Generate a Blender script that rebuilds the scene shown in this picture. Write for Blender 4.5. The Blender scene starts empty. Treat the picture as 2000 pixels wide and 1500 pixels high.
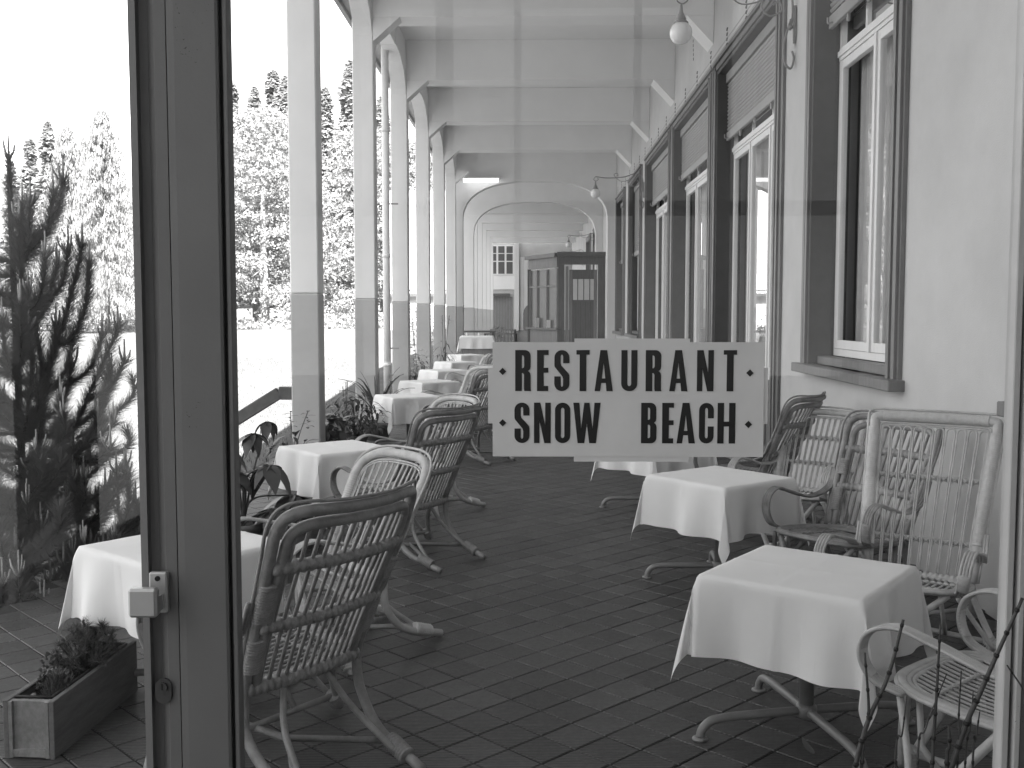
import bpy, bmesh, math, random
from mathutils import Vector, Matrix, noise
R = math.radians
rnd = random.Random(7)
sc = bpy.context.scene
col = sc.collection

# ------------------------------------------------------------------ camera, sky, sun, exposure
cam_d = bpy.data.cameras.new("camera")
cam = bpy.data.objects.new("camera", cam_d)
col.objects.link(cam)
cam.location = (0, 0, 1.6)
cam.rotation_euler = (R(90 - 3.947), 0, R(1.086))
cam_d.sensor_width = 36
cam_d.lens = 36
cam_d.clip_start = 0.05
cam_d.clip_end = 3000
sc.camera = cam

SUN_ELEV = 48.0
SUN_AZ = 171.5            # clockwise from +Y, so the sun stands behind the camera, a little to the right
az = R(SUN_AZ)
sun_dir = Vector((math.sin(az) * math.cos(R(SUN_ELEV)), math.cos(az) * math.cos(R(SUN_ELEV)), math.sin(R(SUN_ELEV))))

world = bpy.data.worlds.new("World")
sc.world = world
world.use_nodes = True
wn = world.node_tree
bg = wn.nodes["Background"]
sky = wn.nodes.new("ShaderNodeTexSky")
sky.sky_type = 'NISHITA'
sky.sun_disc = False
sky.sun_elevation = R(SUN_ELEV)
sky.sun_rotation = az
sky.air_density = 1.0
sky.dust_density = 1.5
bw = wn.nodes.new("ShaderNodeRGBToBW")          # the photograph is black and white
wn.links.new(sky.outputs[0], bw.inputs[0])
wn.links.new(bw.outputs[0], bg.inputs[0])
bg.inputs[1].default_value = 0.115

sun_l = bpy.data.lights.new("sun", 'SUN')
sun_l.energy = 5.0
sun_l.angle = R(0.5)
sun_l.color = (1.0, 0.995, 0.985)
sun = bpy.data.objects.new("sun", sun_l)
col.objects.link(sun)
sun.rotation_euler = sun_dir.to_track_quat('Z', 'Y').to_euler()

sc.view_settings.view_transform = 'Standard'
sc.view_settings.look = 'None'
sc.view_settings.exposure = 3.05
sc.view_settings.gamma = 1.0
sc.view_settings.use_curve_mapping = False
try:
    sc.cycles.max_bounces = 8
    sc.cycles.diffuse_bounces = 5
    sc.cycles.transparent_max_bounces = 12
    sc.cycles.sample_clamp_indirect = 6.0
    sc.cycles.use_denoising = True
except Exception:
    pass

# ------------------------------------------------------------------ helpers
class MB:
    """collects shapes and links them as ONE mesh object"""
    def __init__(s):
        s.v = []; s.f = []; s.smooth = []
    def add(s, vs, fs, smooth=False):
        o = len(s.v)
        s.v.extend([tuple(p) for p in vs])
        for f in fs:
            s.f.append(tuple(i + o for i in f)); s.smooth.append(smooth)
        return s
    def box(s, x0, x1, y0, y1, z0, z1, ch=0.0):
        if x0 > x1: x0, x1 = x1, x0
        if y0 > y1: y0, y1 = y1, y0
        if z0 > z1: z0, z1 = z1, z0
        if ch <= 0:
            v = [(x0,y0,z0),(x1,y0,z0),(x1,y1,z0),(x0,y1,z0),(x0,y0,z1),(x1,y0,z1),(x1,y1,z1),(x0,y1,z1)]
            f = [(3,2,1,0),(4,5,6,7),(0,1,5,4),(1,2,6,5),(2,3,7,6),(3,0,4,7)]
            return s.add(v, f)
        bm = bmesh.new()
        bmesh.ops.create_cube(bm, size=1)
        for p in bm.verts:
            p.co = Vector(((x0+x1)/2 + p.co.x*(x1-x0), (y0+y1)/2 + p.co.y*(y1-y0), (z0+z1)/2 + p.co.z*(z1-z0)))
        bmesh.ops.bevel(bm, geom=bm.edges[:], offset=ch, segments=1, affect='EDGES')
        bm.verts.index_update()
        s.add([p.co.copy() for p in bm.verts], [[q.index for q in f.verts] for f in bm.faces])
        bm.free()
        return s
    def obox(s, a, b, w, h, up=(0,0,1), ch=0.0):
        """box bar from a to b, width w (sideways), height h"""
        a = Vector(a); b = Vector(b); d = (b-a); L = d.length; d.normalize()
        up = Vector(up); side = d.cross(up).normalized(); u2 = side.cross(d)
        t = MB().box(0, L, -w/2, w/2, -h/2, h/2, ch)
        return s.add([a + d*p[0] + side*p[1] + u2*p[2] for p in t.v], t.f)
    def tube(s, pts, r, n=8, closed=False, cap=True, flat=1.0, upv=None):
        pts = [Vector(p) for p in pts]
        m = len(pts)
        rs = r if isinstance(r, (list, tuple)) else [r]*m
        tang = []
        for i in range(m):
            if closed: t = pts[(i+1) % m] - pts[i-1]
            else: t = pts[min(i+1, m-1)] - pts[max(i-1, 0)]
            if t.length < 1e-9: t = Vector((0,0,1))
            tang.append(t.normalized())
        ref = Vector(upv) if upv else (Vector((0,0,1)) if abs(tang[0].z) < .9 else Vector((0,1,0)))
        nrm = (ref - tang[0]*ref.dot(tang[0])).normalized()
        vs = []
        for i in range(m):
            nrm = (nrm - tang[i]*nrm.dot(tang[i]))
            if nrm.length < 1e-6: nrm = tang[i].orthogonal()
            nrm.normalize()
            bn = tang[i].cross(nrm)
            for k in range(n):
                a = 2*math.pi*k/n
                vs.append(pts[i] + nrm*(math.cos(a)*rs[i]*flat) + bn*(math.sin(a)*rs[i]))
        fs = []
        for i in range(m if closed else m-1):
            j = (i+1) % m
            for k in range(n):
                k2 = (k+1) % n
                fs.append((i*n+k, i*n+k2, j*n+k2, j*n+k))
        if cap and not closed:
            fs.append(tuple(range(n-1, -1, -1))); fs.append(tuple((m-1)*n+k for k in range(n)))
        return s.add(vs, fs, True)
    def lathe(s, prof, c=(0,0,0), n=20):
        vs = []; fs = []
        for (r, z) in prof:
            for k in range(n):
                a = 2*math.pi*k/n
                vs.append((c[0]+r*math.cos(a), c[1]+r*math.sin(a), c[2]+z))
        for i in range(len(prof)-1):
            for k in range(n):
                k2 = (k+1) % n
                fs.append((i*n+k, i*n+k2, (i+1)*n+k2, (i+1)*n+k))
        fs.append(tuple(range(n-1, -1, -1))); fs.append(tuple((len(prof)-1)*n+k for k in range(n)))
        return s.add(vs, fs, True)
    def sheet(s, x0, x1, y0, y1, z0, z1):
        """a pane of glass: one face, across y if y0 == y1, else across x"""
        if y0 == y1: return s.add([(x0,y0,z0),(x1,y0,z0),(x1,y0,z1),(x0,y0,z1)], [(0,1,2,3)])
        return s.add([(x0,y1,z0),(x0,y0,z0),(x0,y0,z1),(x0,y1,z1)], [(0,1,2,3)])
    def prism(s, poly, axis, a, b):
        """extrude a 2-D polygon: axis 'y' -> poly is (x,z); axis 'x' -> (y,z); axis 'z' -> (x,y)"""
        n = len(poly)
        def P(p, t):
            return (p[0], t, p[1]) if axis == 'y' else ((t, p[0], p[1]) if axis == 'x' else (p[0], p[1], t))
        vs = [P(p, a) for p in poly] + [P(p, b) for p in poly]
        fs = [tuple(range(n)), tuple(range(2*n-1, n-1, -1))]
        for i in range(n):
            j = (i+1) % n
            fs.append((i, i+n, j+n, j))
        return s.add(vs, fs)
    def mesh(s, name):
        me = bpy.data.meshes.new(name)
        me.from_pydata(s.v, [], s.f)
        me.polygons.foreach_set("use_smooth", s.smooth)
        me.update()
        return me
    def build(s, name, m, parent=None, fixn=True):
        me = s.mesh(name)
        if fixn:
            bm = bmesh.new(); bm.from_mesh(me)
            bmesh.ops.recalc_face_normals(bm, faces=bm.faces[:])
            bm.to_mesh(me); bm.free()
        me.materials.append(m)
        return link(name, me, parent)

class SB:
    """every tube a mesh of its own"""
    def __init__(s): s.parts = []
    def tube(s, *a, **k):
        s.parts.append(MB().tube(*a, **k))
def link(name, me, parent=None, loc=None):
    o = bpy.data.objects.new(name, me)
    col.objects.link(o)
    if parent: o.parent = parent
    if loc: o.location = loc
    return o
def tag(o, label=None, cat=None, group=None, kind=None):
    if label: o["label"] = label
    if cat: o["category"] = cat
    if group: o["group"] = group
    if kind: o["kind"] = kind
    return o
def empty(name, loc=(0,0,0), rz=0):
    o = bpy.data.objects.new(name, None)
    o.empty_display_size = .1
    col.objects.link(o)
    o.location = loc; o.rotation_euler = (0, 0, rz)
    return o
def copy_tree(o, parent=None):
    c = o.copy(); col.objects.link(c)
    if parent: c.parent = parent
    for ch in list(o.children): copy_tree(ch, c)
    return c
def spline(pts, n=8):
    """Catmull-Rom through the points"""
    P = [Vector(p) for p in pts]
    P = [P[0]*2 - P[1]] + P + [P[-1]*2 - P[-2]]
    out = []
    for i in range(1, len(P)-2):
        for k in range(n):
            t = k/n
            a, b, c, d = P[i-1], P[i], P[i+1], P[i+2]
            out.append(.5*((2*b) + (c-a)*t + (2*a-5*b+4*c-d)*t*t + (3*b-a-3*c+d)*t**3))
    out.append(P[-2])
    return out

# ------------------------------------------------------------------ materials (all grey: the place is known from a black and white picture)
def mat(name, g, rough=.6, var=0.0, scale=8.0, bump=0.0, bscale=60.0, spec=.35, stretch=None, var2=0.0, scale2=1.2, metal=0.0):
    m = bpy.data.materials.new(name); m.use_nodes = True
    nt = m.node_tree; b = nt.nodes["Principled BSDF"]
    b.inputs["Roughness"].default_value = rough
    b.inputs["Specular IOR Level"].default_value = spec
    b.inputs["Metallic"].default_value = metal
    b.inputs["Base Color"].default_value = (g, g, g, 1)
    tc = nt.nodes.new("ShaderNodeTexCoord")
    vec = tc.outputs["Object"]
    if stretch:
        mp = nt.nodes.new("ShaderNodeMapping"); mp.inputs["Scale"].default_value = stretch
        nt.links.new(vec, mp.inputs[0]); vec = mp.outputs[0]
    if var > 0:
        nz = nt.nodes.new("ShaderNodeTexNoise"); nz.inputs["Scale"].default_value = scale; nz.inputs["Detail"].default_value = 6
        nz.inputs["Roughness"].default_value = .65
        nt.links.new(vec, nz.inputs["Vector"])
        mr = nt.nodes.new("ShaderNodeMapRange")
        mr.inputs[1].default_value = .25; mr.inputs[2].default_value = .75
        mr.inputs[3].default_value = g*(1-var); mr.inputs[4].default_value = g*(1+var)
        nt.links.new(nz.outputs[0], mr.inputs[0])
        outv = mr.outputs[0]
        if var2 > 0:
            n2 = nt.nodes.new("ShaderNodeTexNoise"); n2.inputs["Scale"].default_value = scale2; n2.inputs["Detail"].default_value = 3
            nt.links.new(vec, n2.inputs["Vector"])
            m2 = nt.nodes.new("ShaderNodeMapRange")
            m2.inputs[1].default_value = .3; m2.inputs[2].default_value = .7
            m2.inputs[3].default_value = 1-var2; m2.inputs[4].default_value = 1+var2
            nt.links.new(n2.outputs[0], m2.inputs[0])
            mu = nt.nodes.new("ShaderNodeMath"); mu.operation = 'MULTIPLY'
            nt.links.new(outv, mu.inputs[0]); nt.links.new(m2.outputs[0], mu.inputs[1]); outv = mu.outputs[0]
        nt.links.new(outv, b.inputs["Base Color"])
    if bump > 0:
        nb = nt.nodes.new("ShaderNodeTexNoise"); nb.inputs["Scale"].default_value = bscale; nb.inputs["Detail"].default_value = 4
        nt.links.new(vec, nb.inputs["Vector"])
        bp = nt.nodes.new("ShaderNodeBump"); bp.inputs["Strength"].default_value = bump; bp.inputs["Distance"].default_value = .01
        nt.links.new(nb.outputs[0], bp.inputs["Height"]); nt.links.new(bp.outputs[0], b.inputs["Normal"])
    return m
M = {}
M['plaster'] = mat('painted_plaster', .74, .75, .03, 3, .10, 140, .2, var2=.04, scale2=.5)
M['dado'] = mat('grey_dado_paint', .40, .6, .05, 6, .12, 140, .3, var2=.05)
M['ceil'] = mat('ceiling_plaster', .76, .85, .03, 2, .05, 90, .1, var2=.04, scale2=.4)
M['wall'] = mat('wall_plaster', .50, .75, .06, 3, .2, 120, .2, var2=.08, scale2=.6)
M['casing'] = mat('dark_painted_wood', .15, .45, .18, 5, .10, 60, .4, stretch=(6,6,1))
M['reveal'] = mat('dark_reveal_paint', .08, .5, .12, 5, .06, 60, .35)
M['white_wood'] = mat('white_painted_wood', .74, .4, .05, 8, .06, 60, .4, stretch=(5,5,1))
M['shutter'] = mat('grey_shutter_paint', .30, .45, .10, 6, .04, 60, .35)
M['cloth'] = mat('white_linen', .80, .85, .03, 5, .12, 500, .12, var2=.02)
M['steel'] = mat('grey_painted_steel', .22, .38, .15, 9, .03, 80, .5)
M['rattan_dark'] = mat('weathered_dark_rattan', .235, .42, .38, 14, .18, 120, .45, var2=.18, scale2=5)
M['rattan_pale'] = mat('pale_rattan', .46, .45, .20, 18, .12, 120, .4, var2=.10, scale2=5)
M['wrap_dark'] = mat('dark_cane_binding', .265, .45, .35, 30, .3, 240, .4)
M['wrap_pale'] = mat('pale_cane_binding', .50, .5, .16, 30, .25, 240, .35)
M['frame_paint'] = mat('grey_frame_paint', .125, .5, .06, 4, .05, 160, .35, var2=.05, scale2=2)
M['frame_dark'] = mat('black_frame_seal', .012, .8)  # black gasket colour, shared by screw, keyhole and kiosk grooves
M['bead'] = mat('pale_glazing_bead', .4, .5, .08, 10, .05, 160, .3)
M['handle'] = mat('satin_aluminium', .42, .38, .04, 20, .02, 200, .5, metal=.6)
M['lock'] = mat('dark_bronze', .07, .4, .15, 30, .03, 200, .5, metal=.5)
M['planter'] = mat('weathered_planter_wood', .24, .7, .28, 6, .25, 30, .25, stretch=(8,1,6), var2=.15, scale2=2)
M['planter_side'] = mat('stained_planter_wood', .15, .7, .28, 6, .25, 30, .25, stretch=(8,1,6))
M['liner'] = mat('plastic_liner', .03, .45)
M['soil'] = mat('potting_soil', .035, .95, .4, 30, .8, 60, .1)
M['stone'] = mat('pebble_stone', .30, .8, .3, 20, .4, 60, .2)
M['pot'] = mat('terracotta_pot', .13, .7, .2, 10, .15, 60, .25)
M['leaf'] = mat('dark_leaf', .055, .42, .25, 14, .1, 60, .45)
M['leaf_mid'] = mat('mid_leaf', .11, .5, .3, 14, .1, 60, .35)
M['leaf_pale'] = mat('pale_leaf', .20, .55, .25, 14, .1, 60, .3)
M['needle'] = mat('pine_needle', .075, .5, .35, 6, 0, 60, .35)
M['candle'] = mat('pine_candle', .26, .7, .2, 60, .2, 200, .2)
M['bark'] = mat('bark', .07, .9, .4, 18, .7, 25, .15)
M['bark_pale'] = mat('sunbleached_trunk', .35, .9, .3, 10, .5, 25, .15)
M['grass'] = mat('mown_grass', .105, .9, .3, 2.2, .6, 40, .1, var2=.15, scale2=.12)
M['blade'] = mat('grass_blade', .09, .8, .3, 3, 0, 60, .15)
M['rock'] = mat('mountain_rock', .30, .9, .35, .02, .3, .1, .1)
M['wood_kiosk'] = mat('varnished_brown_wood', .06, .42, .35, 5, .1, 40, .4, stretch=(6,6,.7))
M['wood_plank'] = mat('weathered_cladding', .17, .7, .25, 4, .2, 30, .2, stretch=(6,6,.6))
M['rail'] = mat('handrail_wood', .09, .55, .3, 6, .2, 40, .35)
M['pipe'] = mat('white_downpipe_paint', .70, .4, .05, 6, .03, 60, .35)
M['iron'] = mat('grey_wrought_iron', .24, .45, .15, 12, .06, 90, .4)
M['globe'] = mat('opal_glass', .78, .18, .04, 5, 0, 60, .5)
M['film'] = mat('frosted_sign_film', .58, .5, .03, 12, .02, 40, .3, var2=.03, scale2=6)
M['ink'] = mat('black_lettering', .008, .35, 0, 5, 0, 60, .4)
M['tube'] = mat('white_lamp_housing', .85, .4)
M['horsetail'] = mat('horsetail_stem', .045, .5, .3, 40, .1, 90, .35)
M['horsetail_node'] = mat('horsetail_node', .012, .6)
M['curtain'] = mat('grey_curtain', .55, .9, .1, 10, .1, 200, .1)
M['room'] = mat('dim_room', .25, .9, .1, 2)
M['mark'] = mat('stencil_paint', .12, .8)
M['frieze'] = mat('frieze_line_paint', .38, .8)
M['house_dark'] = mat('far_window_glass', .06, .15, 0, 5, 0, 60, .5)
M['dark_table'] = mat('dark_garden_wood', .06, .5, .2, 8, .1, 50, .35)
M['twig'] = mat('rubbish_leaf_dry', .16, .7, .3, 20)

def foliage(name, g, var):
    m = mat(name, g, .75, var, .9, 0, 60, .15)
    nt = m.node_tree; b = nt.nodes["Principled BSDF"]; out = [n for n in nt.nodes if n.type == 'OUTPUT_MATERIAL'][0]
    tl = nt.nodes.new("ShaderNodeBsdfTranslucent"); mx = nt.nodes.new("ShaderNodeMixShader"); mx.inputs[0].default_value = .42
    src = b.inputs["Base Color"].links[0].from_socket
    nt.links.new(src, tl.inputs[0]); nt.links.new(b.outputs[0], mx.inputs[1]); nt.links.new(tl.outputs[0], mx.inputs[2]); nt.links.new(mx.outputs[0], out.inputs[0])
    return m
M['needle_tree'] = foliage('mountain_pine_needles', .13, .35)
M['crown_a'] = foliage('spruce_foliage', .30, .35)
M['crown_b'] = foliage('larch_foliage', .27, .35)
M['crown_c'] = foliage('stone_pine_foliage', .28, .40)

def glass_mat(name, tint, base, ior=1.45):
    m = bpy.data.materials.new(name); m.use_nodes = True
    nt = m.node_tree; nt.nodes.clear()
    o = nt.nodes.new("ShaderNodeOutputMaterial")
    tr = nt.nodes.new("ShaderNodeBsdfTransparent"); tr.inputs[0].default_value = (tint,)*3 + (1,)
    gl = nt.nodes.new("ShaderNodeBsdfGlossy"); gl.inputs["Roughness"].default_value = 0.0; gl.inputs[0].default_value = (1,1,1,1)
    fr = nt.nodes.new("ShaderNodeFresnel"); fr.inputs[0].default_value = ior
    ad = nt.nodes.new("ShaderNodeMath"); ad.operation = 'ADD'; ad.inputs[1].default_value = base; ad.use_clamp = True
    mx = nt.nodes.new("ShaderNodeMixShader")
    nt.links.new(fr.outputs[0], ad.inputs[0]); nt.links.new(ad.outputs[0], mx.inputs[0])
    nt.links.new(tr.outputs[0], mx.inputs[1]); nt.links.new(gl.outputs[0], mx.inputs[2]); nt.links.new(mx.outputs[0], o.inputs[0])
    return m
M['glass'] = glass_mat('door_glass', .97, 0.0, 1.5)
M['pane'] = glass_mat('window_glass', .92, 0.015, 1.40)

# floor tile: ribbed clay, every tile a slightly different grey
def tile_mat():
    m = mat('ribbed_clay_tile', .068, .42, .22, 9, 0, 60, .42)
    nt = m.node_tree; b = nt.nodes["Principled BSDF"]
    oi = nt.nodes.new("ShaderNodeObjectInfo")
    geo = nt.nodes.new("ShaderNodeNewGeometry")
    add = nt.nodes.new("ShaderNodeMath"); add.operation = 'ADD'
    nt.links.new(oi.outputs["Random"], add.inputs[0]); nt.links.new(geo.outputs["Random Per Island"], add.inputs[1])
    fr = nt.nodes.new("ShaderNodeMath"); fr.operation = 'FRACT'; nt.links.new(add.outputs[0], fr.inputs[0])
    mr = nt.nodes.new("ShaderNodeMapRange"); mr.inputs[3].default_value = .78; mr.inputs[4].default_value = 1.22
    nt.links.new(fr.outputs[0], mr.inputs[0])
    old = b.inputs["Base Color"].links[0].from_socket
    mu = nt.nodes.new("ShaderNodeMath"); mu.operation = 'MULTIPLY'
    nt.links.new(old, mu.inputs[0]); nt.links.new(mr.outputs[0], mu.inputs[1]); nt.links.new(mu.outputs[0], b.inputs["Base Color"])
    # ribs across the gallery, in world metres
    sep = nt.nodes.new("ShaderNodeSeparateXYZ"); nt.links.new(geo.outputs["Position"], sep.inputs[0])
    ml = nt.nodes.new("ShaderNodeMath"); ml.operation = 'MULTIPLY'; ml.inputs[1].default_value = 2*math.pi/.0135
    nt.links.new(sep.outputs[1], ml.inputs[0])
    sn = nt.nodes.new("ShaderNodeMath"); sn.operation = 'SINE'; nt.links.new(ml.outputs[0], sn.inputs[0])
    nz = nt.nodes.new("ShaderNodeTexNoise"); nz.inputs["Scale"].default_value = 45; nt.links.new(geo.outputs["Position"], nz.inputs["Vector"])
    m3 = nt.nodes.new("ShaderNodeMath"); m3.operation = 'MULTIPLY_ADD'; m3.inputs[1].default_value = .55
    nt.links.new(nz.outputs[0], m3.inputs[2]); nt.links.new(sn.outputs[0], m3.inputs[0])
    bp = nt.nodes.new("ShaderNodeBump"); bp.inputs["Strength"].default_value = .6; bp.inputs["Distance"].default_value = .003
    nt.links.new(m3.outputs[0], bp.inputs["Height"]); nt.links.new(bp.outputs[0], b.inputs["Normal"])
    rr = nt.nodes.new("ShaderNodeMapRange"); rr.inputs[3].default_value = .34; rr.inputs[4].default_value = .6
    nt.links.new(nz.outputs[0], rr.inputs[0]); nt.links.new(rr.outputs[0], b.inputs["Roughness"])
    return m
def chips(m):
    nt = m.node_tree; b = nt.nodes["Principled BSDF"]
    geo = nt.nodes.new("ShaderNodeNewGeometry")
    n1 = nt.nodes.new("ShaderNodeTexNoise"); n1.inputs["Scale"].default_value = 260; n1.inputs["Detail"].default_value = 2
    n2 = nt.nodes.new("ShaderNodeTexNoise"); n2.inputs["Scale"].default_value = 7
    for n in (n1, n2): nt.links.new(geo.outputs["Position"], n.inputs["Vector"])
    mm = nt.nodes.new("ShaderNodeMath"); mm.operation = 'MULTIPLY'; nt.links.new(n1.outputs[0], mm.inputs[0]); nt.links.new(n2.outputs[0], mm.inputs[1])
    cr = nt.nodes.new("ShaderNodeMapRange"); cr.inputs[1].default_value = .455; cr.inputs[2].default_value = .475; cr.inputs[3].default_value = 1; cr.inputs[4].default_value = .25
    nt.links.new(mm.outputs[0], cr.inputs[0])
    old = b.inputs["Base Color"].links[0].from_socket
    mu = nt.nodes.new("ShaderNodeMath"); mu.operation = 'MULTIPLY'; nt.links.new(old, mu.inputs[0]); nt.links.new(cr.outputs[0], mu.inputs[1]); nt.links.new(mu.outputs[0], b.inputs["Base Color"])
chips(M['frame_paint']); chips(M['casing']); chips(M['bead'])
M['tile'] = tile_mat()
M['grout'] = mat('dark_grout', .05, .9, .3, 12, .2, 60, .1)

# ------------------------------------------------------------------ terrain
def ground_z(x, y):
    z = -.42
    if y > 12: z += .048*(min(y, 25)-12)
    if y > 25: z += .0095*(min(y, 90)-25)
    d = y + .35*max(0, -x-20)
    if d > 78: z += .0052*(d-78)**1.55
    if y < -26: z += .62*(-26-y)*min(1, (-26-y)/20)  # added unseen hill behind the camera, hides bright sky from the glass reflection
    if d > 30: z += .25*noise.noise(Vector((x*.04, y*.04, 3)))*min(1, (d-30)/30)
    return z
g = MB()
ys = [-330, -240, -180, -140, -110, -85, -65, -50, -40, -32, -26, -18, -12, -4] + [i*2.0 for i in range(0, 30)] + [60+i*5 for i in range(0, 30)] + [220, 260, 320, 400]
xs = [-420, -340, -270, -210, -170, -140] + [-120+i*5 for i in range(0, 19)] + [-26, -22, -19, -16, -14, -12, -10, -8, -6, -5, -4, -3.2, -2.4, 0, 3, 8, 16, 30, 60, 120]
nx = len(xs)
for y in ys:
    for x in xs: g.v.append((x, y, ground_z(x, y)))
for j in range(len(ys)-1):
    for i in range(nx-1):
        g.f.append((j*nx+i, j*nx+i+1, (j+1)*nx+i+1, (j+1)*nx+i)); g.smooth.append(True)
tag(g.build('lawn', M['grass']), 'pale mown lawn rising gently away from the gallery', kind='structure')
# short grass standing on the near lawn
gb = MB()
for i in range(16000):
    y = 7 + 24*rnd.random()**1.3; x = -2.6 - 4.5*rnd.random() - .12*max(0, y-10)
    z = ground_z(x, y); a = rnd.random()*6.28; h = .03+.05*rnd.random(); w = .006
    dx, dy = math.cos(a)*w, math.sin(a)*w; lx, ly = (rnd.random()-.5)*.05, (rnd.random()-.5)*.05
    gb.add([(x-dx,y-dy,z-.01),(x+dx,y+dy,z-.01),(x+lx,y+ly,z+h)], [(0,1,2)])
tag(gb.build('grass', M['blade'], fixn=False), 'short grass on the shaded lawn beside the columns', kind='stuff')

# ------------------------------------------------------------------ gallery structure
XL, XR = -2.15, 2.45           # inner face of the columns, face of the house wall
COLW, COLD = .29, .27
PITCH = 3.78
COLY = [10.34 + PITCH*k for k in range(-5, 6)]      # front faces
ZB, ZC = 5.60, 6.28            # beam underside, ceiling
floor = MB().box(XL-.75, XR+.35, -8, 60, -.45, -.012).build('floor', M['grout'])
tag(floor, 'dark floor of ribbed square tiles laid diagonally along the gallery', kind='structure')
T = .172
def tile_bm(s, dz=0.0):
    q = MB(); h = s/2; i = h-.0035
    q.add([(-h,-h,-.004),(h,-h,-.004),(h,h,-.004),(-h,h,-.004),(-i,-i,0),(i,-i,0),(i,i,0),(-i,i,0)],
          [(4,5,6,7),(0,1,5,4),(1,2,6,5),(2,3,7,6),(3,0,4,7)])
    return q
tile_me = [tile_bm(T-.005-.0008*k).mesh('tile') for k in range(3)]
for me in tile_me: me.materials.append(M['tile'])
cells = []
c45 = math.cos(R(45))
for a in range(-60, 260):
    for b in range(-200, 200):
        x = (a - b)*T*c45*1.0 + .04; y = (a + b)*T*c45 + .02
        if XL-.68 < x < XR-.06 and -1 < y < 29.7: cells.append((x, y))
def in_view(x, y):
    if y < 3.3: return False
    return -.53*y < x < .50*y
vis = sorted([c for c in cells if in_view(*c)], key=lambda c: math.hypot(c[0], c[1]))
near = vis[:300]; nearset = set(near)
for k, (x, y) in enumerate(near):
    o = link('tile', tile_me[k % 3], floor, (x, y, rnd.uniform(-.0008, .0008)))
    o.rotation_euler = (rnd.gauss(0, .0018), rnd.gauss(0, .0018), R(45)+rnd.gauss(0, .006))
rest = MB()
for (x, y) in cells:
    if (x, y) in nearset: continue
    t = tile_bm(T-.005-.001*rnd.random()); a = R(45)+rnd.gauss(0, .006); ca, sa = math.cos(a), math.sin(a); dz = rnd.uniform(-.001, .001); tx, ty = rnd.gauss(0,.0018), rnd.gauss(0,.0018)
    rest.add([(x+p[0]*ca-p[1]*sa, y+p[0]*sa+p[1]*ca, p[2]+dz+p[0]*tx+p[1]*ty) for p in t.v], t.f)
o = rest.build('tile_field', M['tile'], floor, fixn=False); o['kind'] = 'stuff'

# house wall with its openings: (near casing edge, far casing edge, sill height, top)
TOPZ = 4.72
OPEN = [  # y0, y1 of the clear opening, z0, kind
    (3.25, 4.93, 1.16, 'window'),
    (7.0, 9.02, 1.16, 'window'),
    (10.35, 13.62, 0.0, 'door'),
    (14.22, 17.72, 0.0, 'door'),
    (18.32, 21.9, 0.0, 'door'),
    (23.15, 25.65, 1.10, 'window'),
    (27.2, 29.45, 1.10, 'window'),
    (37.5, 40.5, 1.10, 'window'),
    (42.5, 45.5, 1.10, 'window'),
]
w = MB(); prev = 2.06
for (y0, y1, z0, k) in OPEN:
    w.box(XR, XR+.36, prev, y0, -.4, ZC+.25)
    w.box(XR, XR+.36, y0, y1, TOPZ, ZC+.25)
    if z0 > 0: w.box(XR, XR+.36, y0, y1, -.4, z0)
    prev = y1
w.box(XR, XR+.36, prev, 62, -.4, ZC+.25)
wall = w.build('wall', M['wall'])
tag(wall, 'pale plaster house wall along the right side of the gallery', kind='structure')
# painted frieze: rows of small marks and two thin lines
fl = MB()
for z in (4.98, 5.04): fl.box(XR-.004, XR-.0005, 2.2, 29.8, z-.006, z+.006)
fl.build('frieze_line', M['frieze'], wall)
y = 6.2
while y < 29.6:
    q = MB()
    for k in range(5):
        zc = 4.90+.062*k
        q.prism([(y-.06, zc+.014), (y-.01, zc-.022), (y+.06, zc+.004), (y+.02, zc+.030)], 'x', XR-.005, XR-.0008)
    q.build('frieze_mark', M['mark'], wall); y += 1.16
for yv in (15.9, 22.0):
    q = MB()
    for k in range(5): q.box(XR-.006, XR-.0008, yv-.06+.012*k, yv-.03+.012*k, 5.42+.07*k, 5.46+.07*k)
    q.build('wall_vent', M['mark'], wall)

# upper house and roof: they shade the gallery
MB().box(4.8, 16, -12.5, 64, -.5, 15).build('house_block', M['wall']).parent = wall
roof = MB()
roof.prism([(-2.95, 6.42), (-2.95, 6.58), (4.8, 7.1), (4.8, ZC+.255), (-2.1, ZC+.255), (-2.1, 6.42)], 'y', -12.2, 62)
roof.box(-3.02, -2.953, -12.2, 62, 6.36, 6.60)
tag(roof.build('roof', M['casing']), 'dark eave of the gallery roof above the columns', kind='structure')
ceil = MB().box(-2.43, XR-.002, -12.1, 61.8, ZC, ZC+.25).build('ceiling', M['ceil'])
tag(ceil, 'white plaster ceiling with deep cross beams', kind='structure')
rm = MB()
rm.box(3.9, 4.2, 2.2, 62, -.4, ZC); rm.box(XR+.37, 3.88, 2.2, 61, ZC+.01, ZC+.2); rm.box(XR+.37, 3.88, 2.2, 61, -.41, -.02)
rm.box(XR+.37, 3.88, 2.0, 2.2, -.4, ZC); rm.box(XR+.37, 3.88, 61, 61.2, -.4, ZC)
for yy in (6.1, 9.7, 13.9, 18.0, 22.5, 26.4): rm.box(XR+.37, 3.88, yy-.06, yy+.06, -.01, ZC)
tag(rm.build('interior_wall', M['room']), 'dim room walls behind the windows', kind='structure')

# cross beams and the corner brackets
BW = .46
for k, yc in enumerate(COLY):
    if 28.5 < yc: continue
    b = MB().box(XL, XR-.003, yc+.002, yc+BW, ZB, ZC-.002).build('beam', M['ceil'], ceil)
    q = MB().prism([(XR-.003, ZB-.38), (XR-.003, ZB-.002), (XR-.36, ZB-.002)], 'y', yc+.006, yc+BW-.006)
    q.build('bracket', M['plaster'], b)

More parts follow.
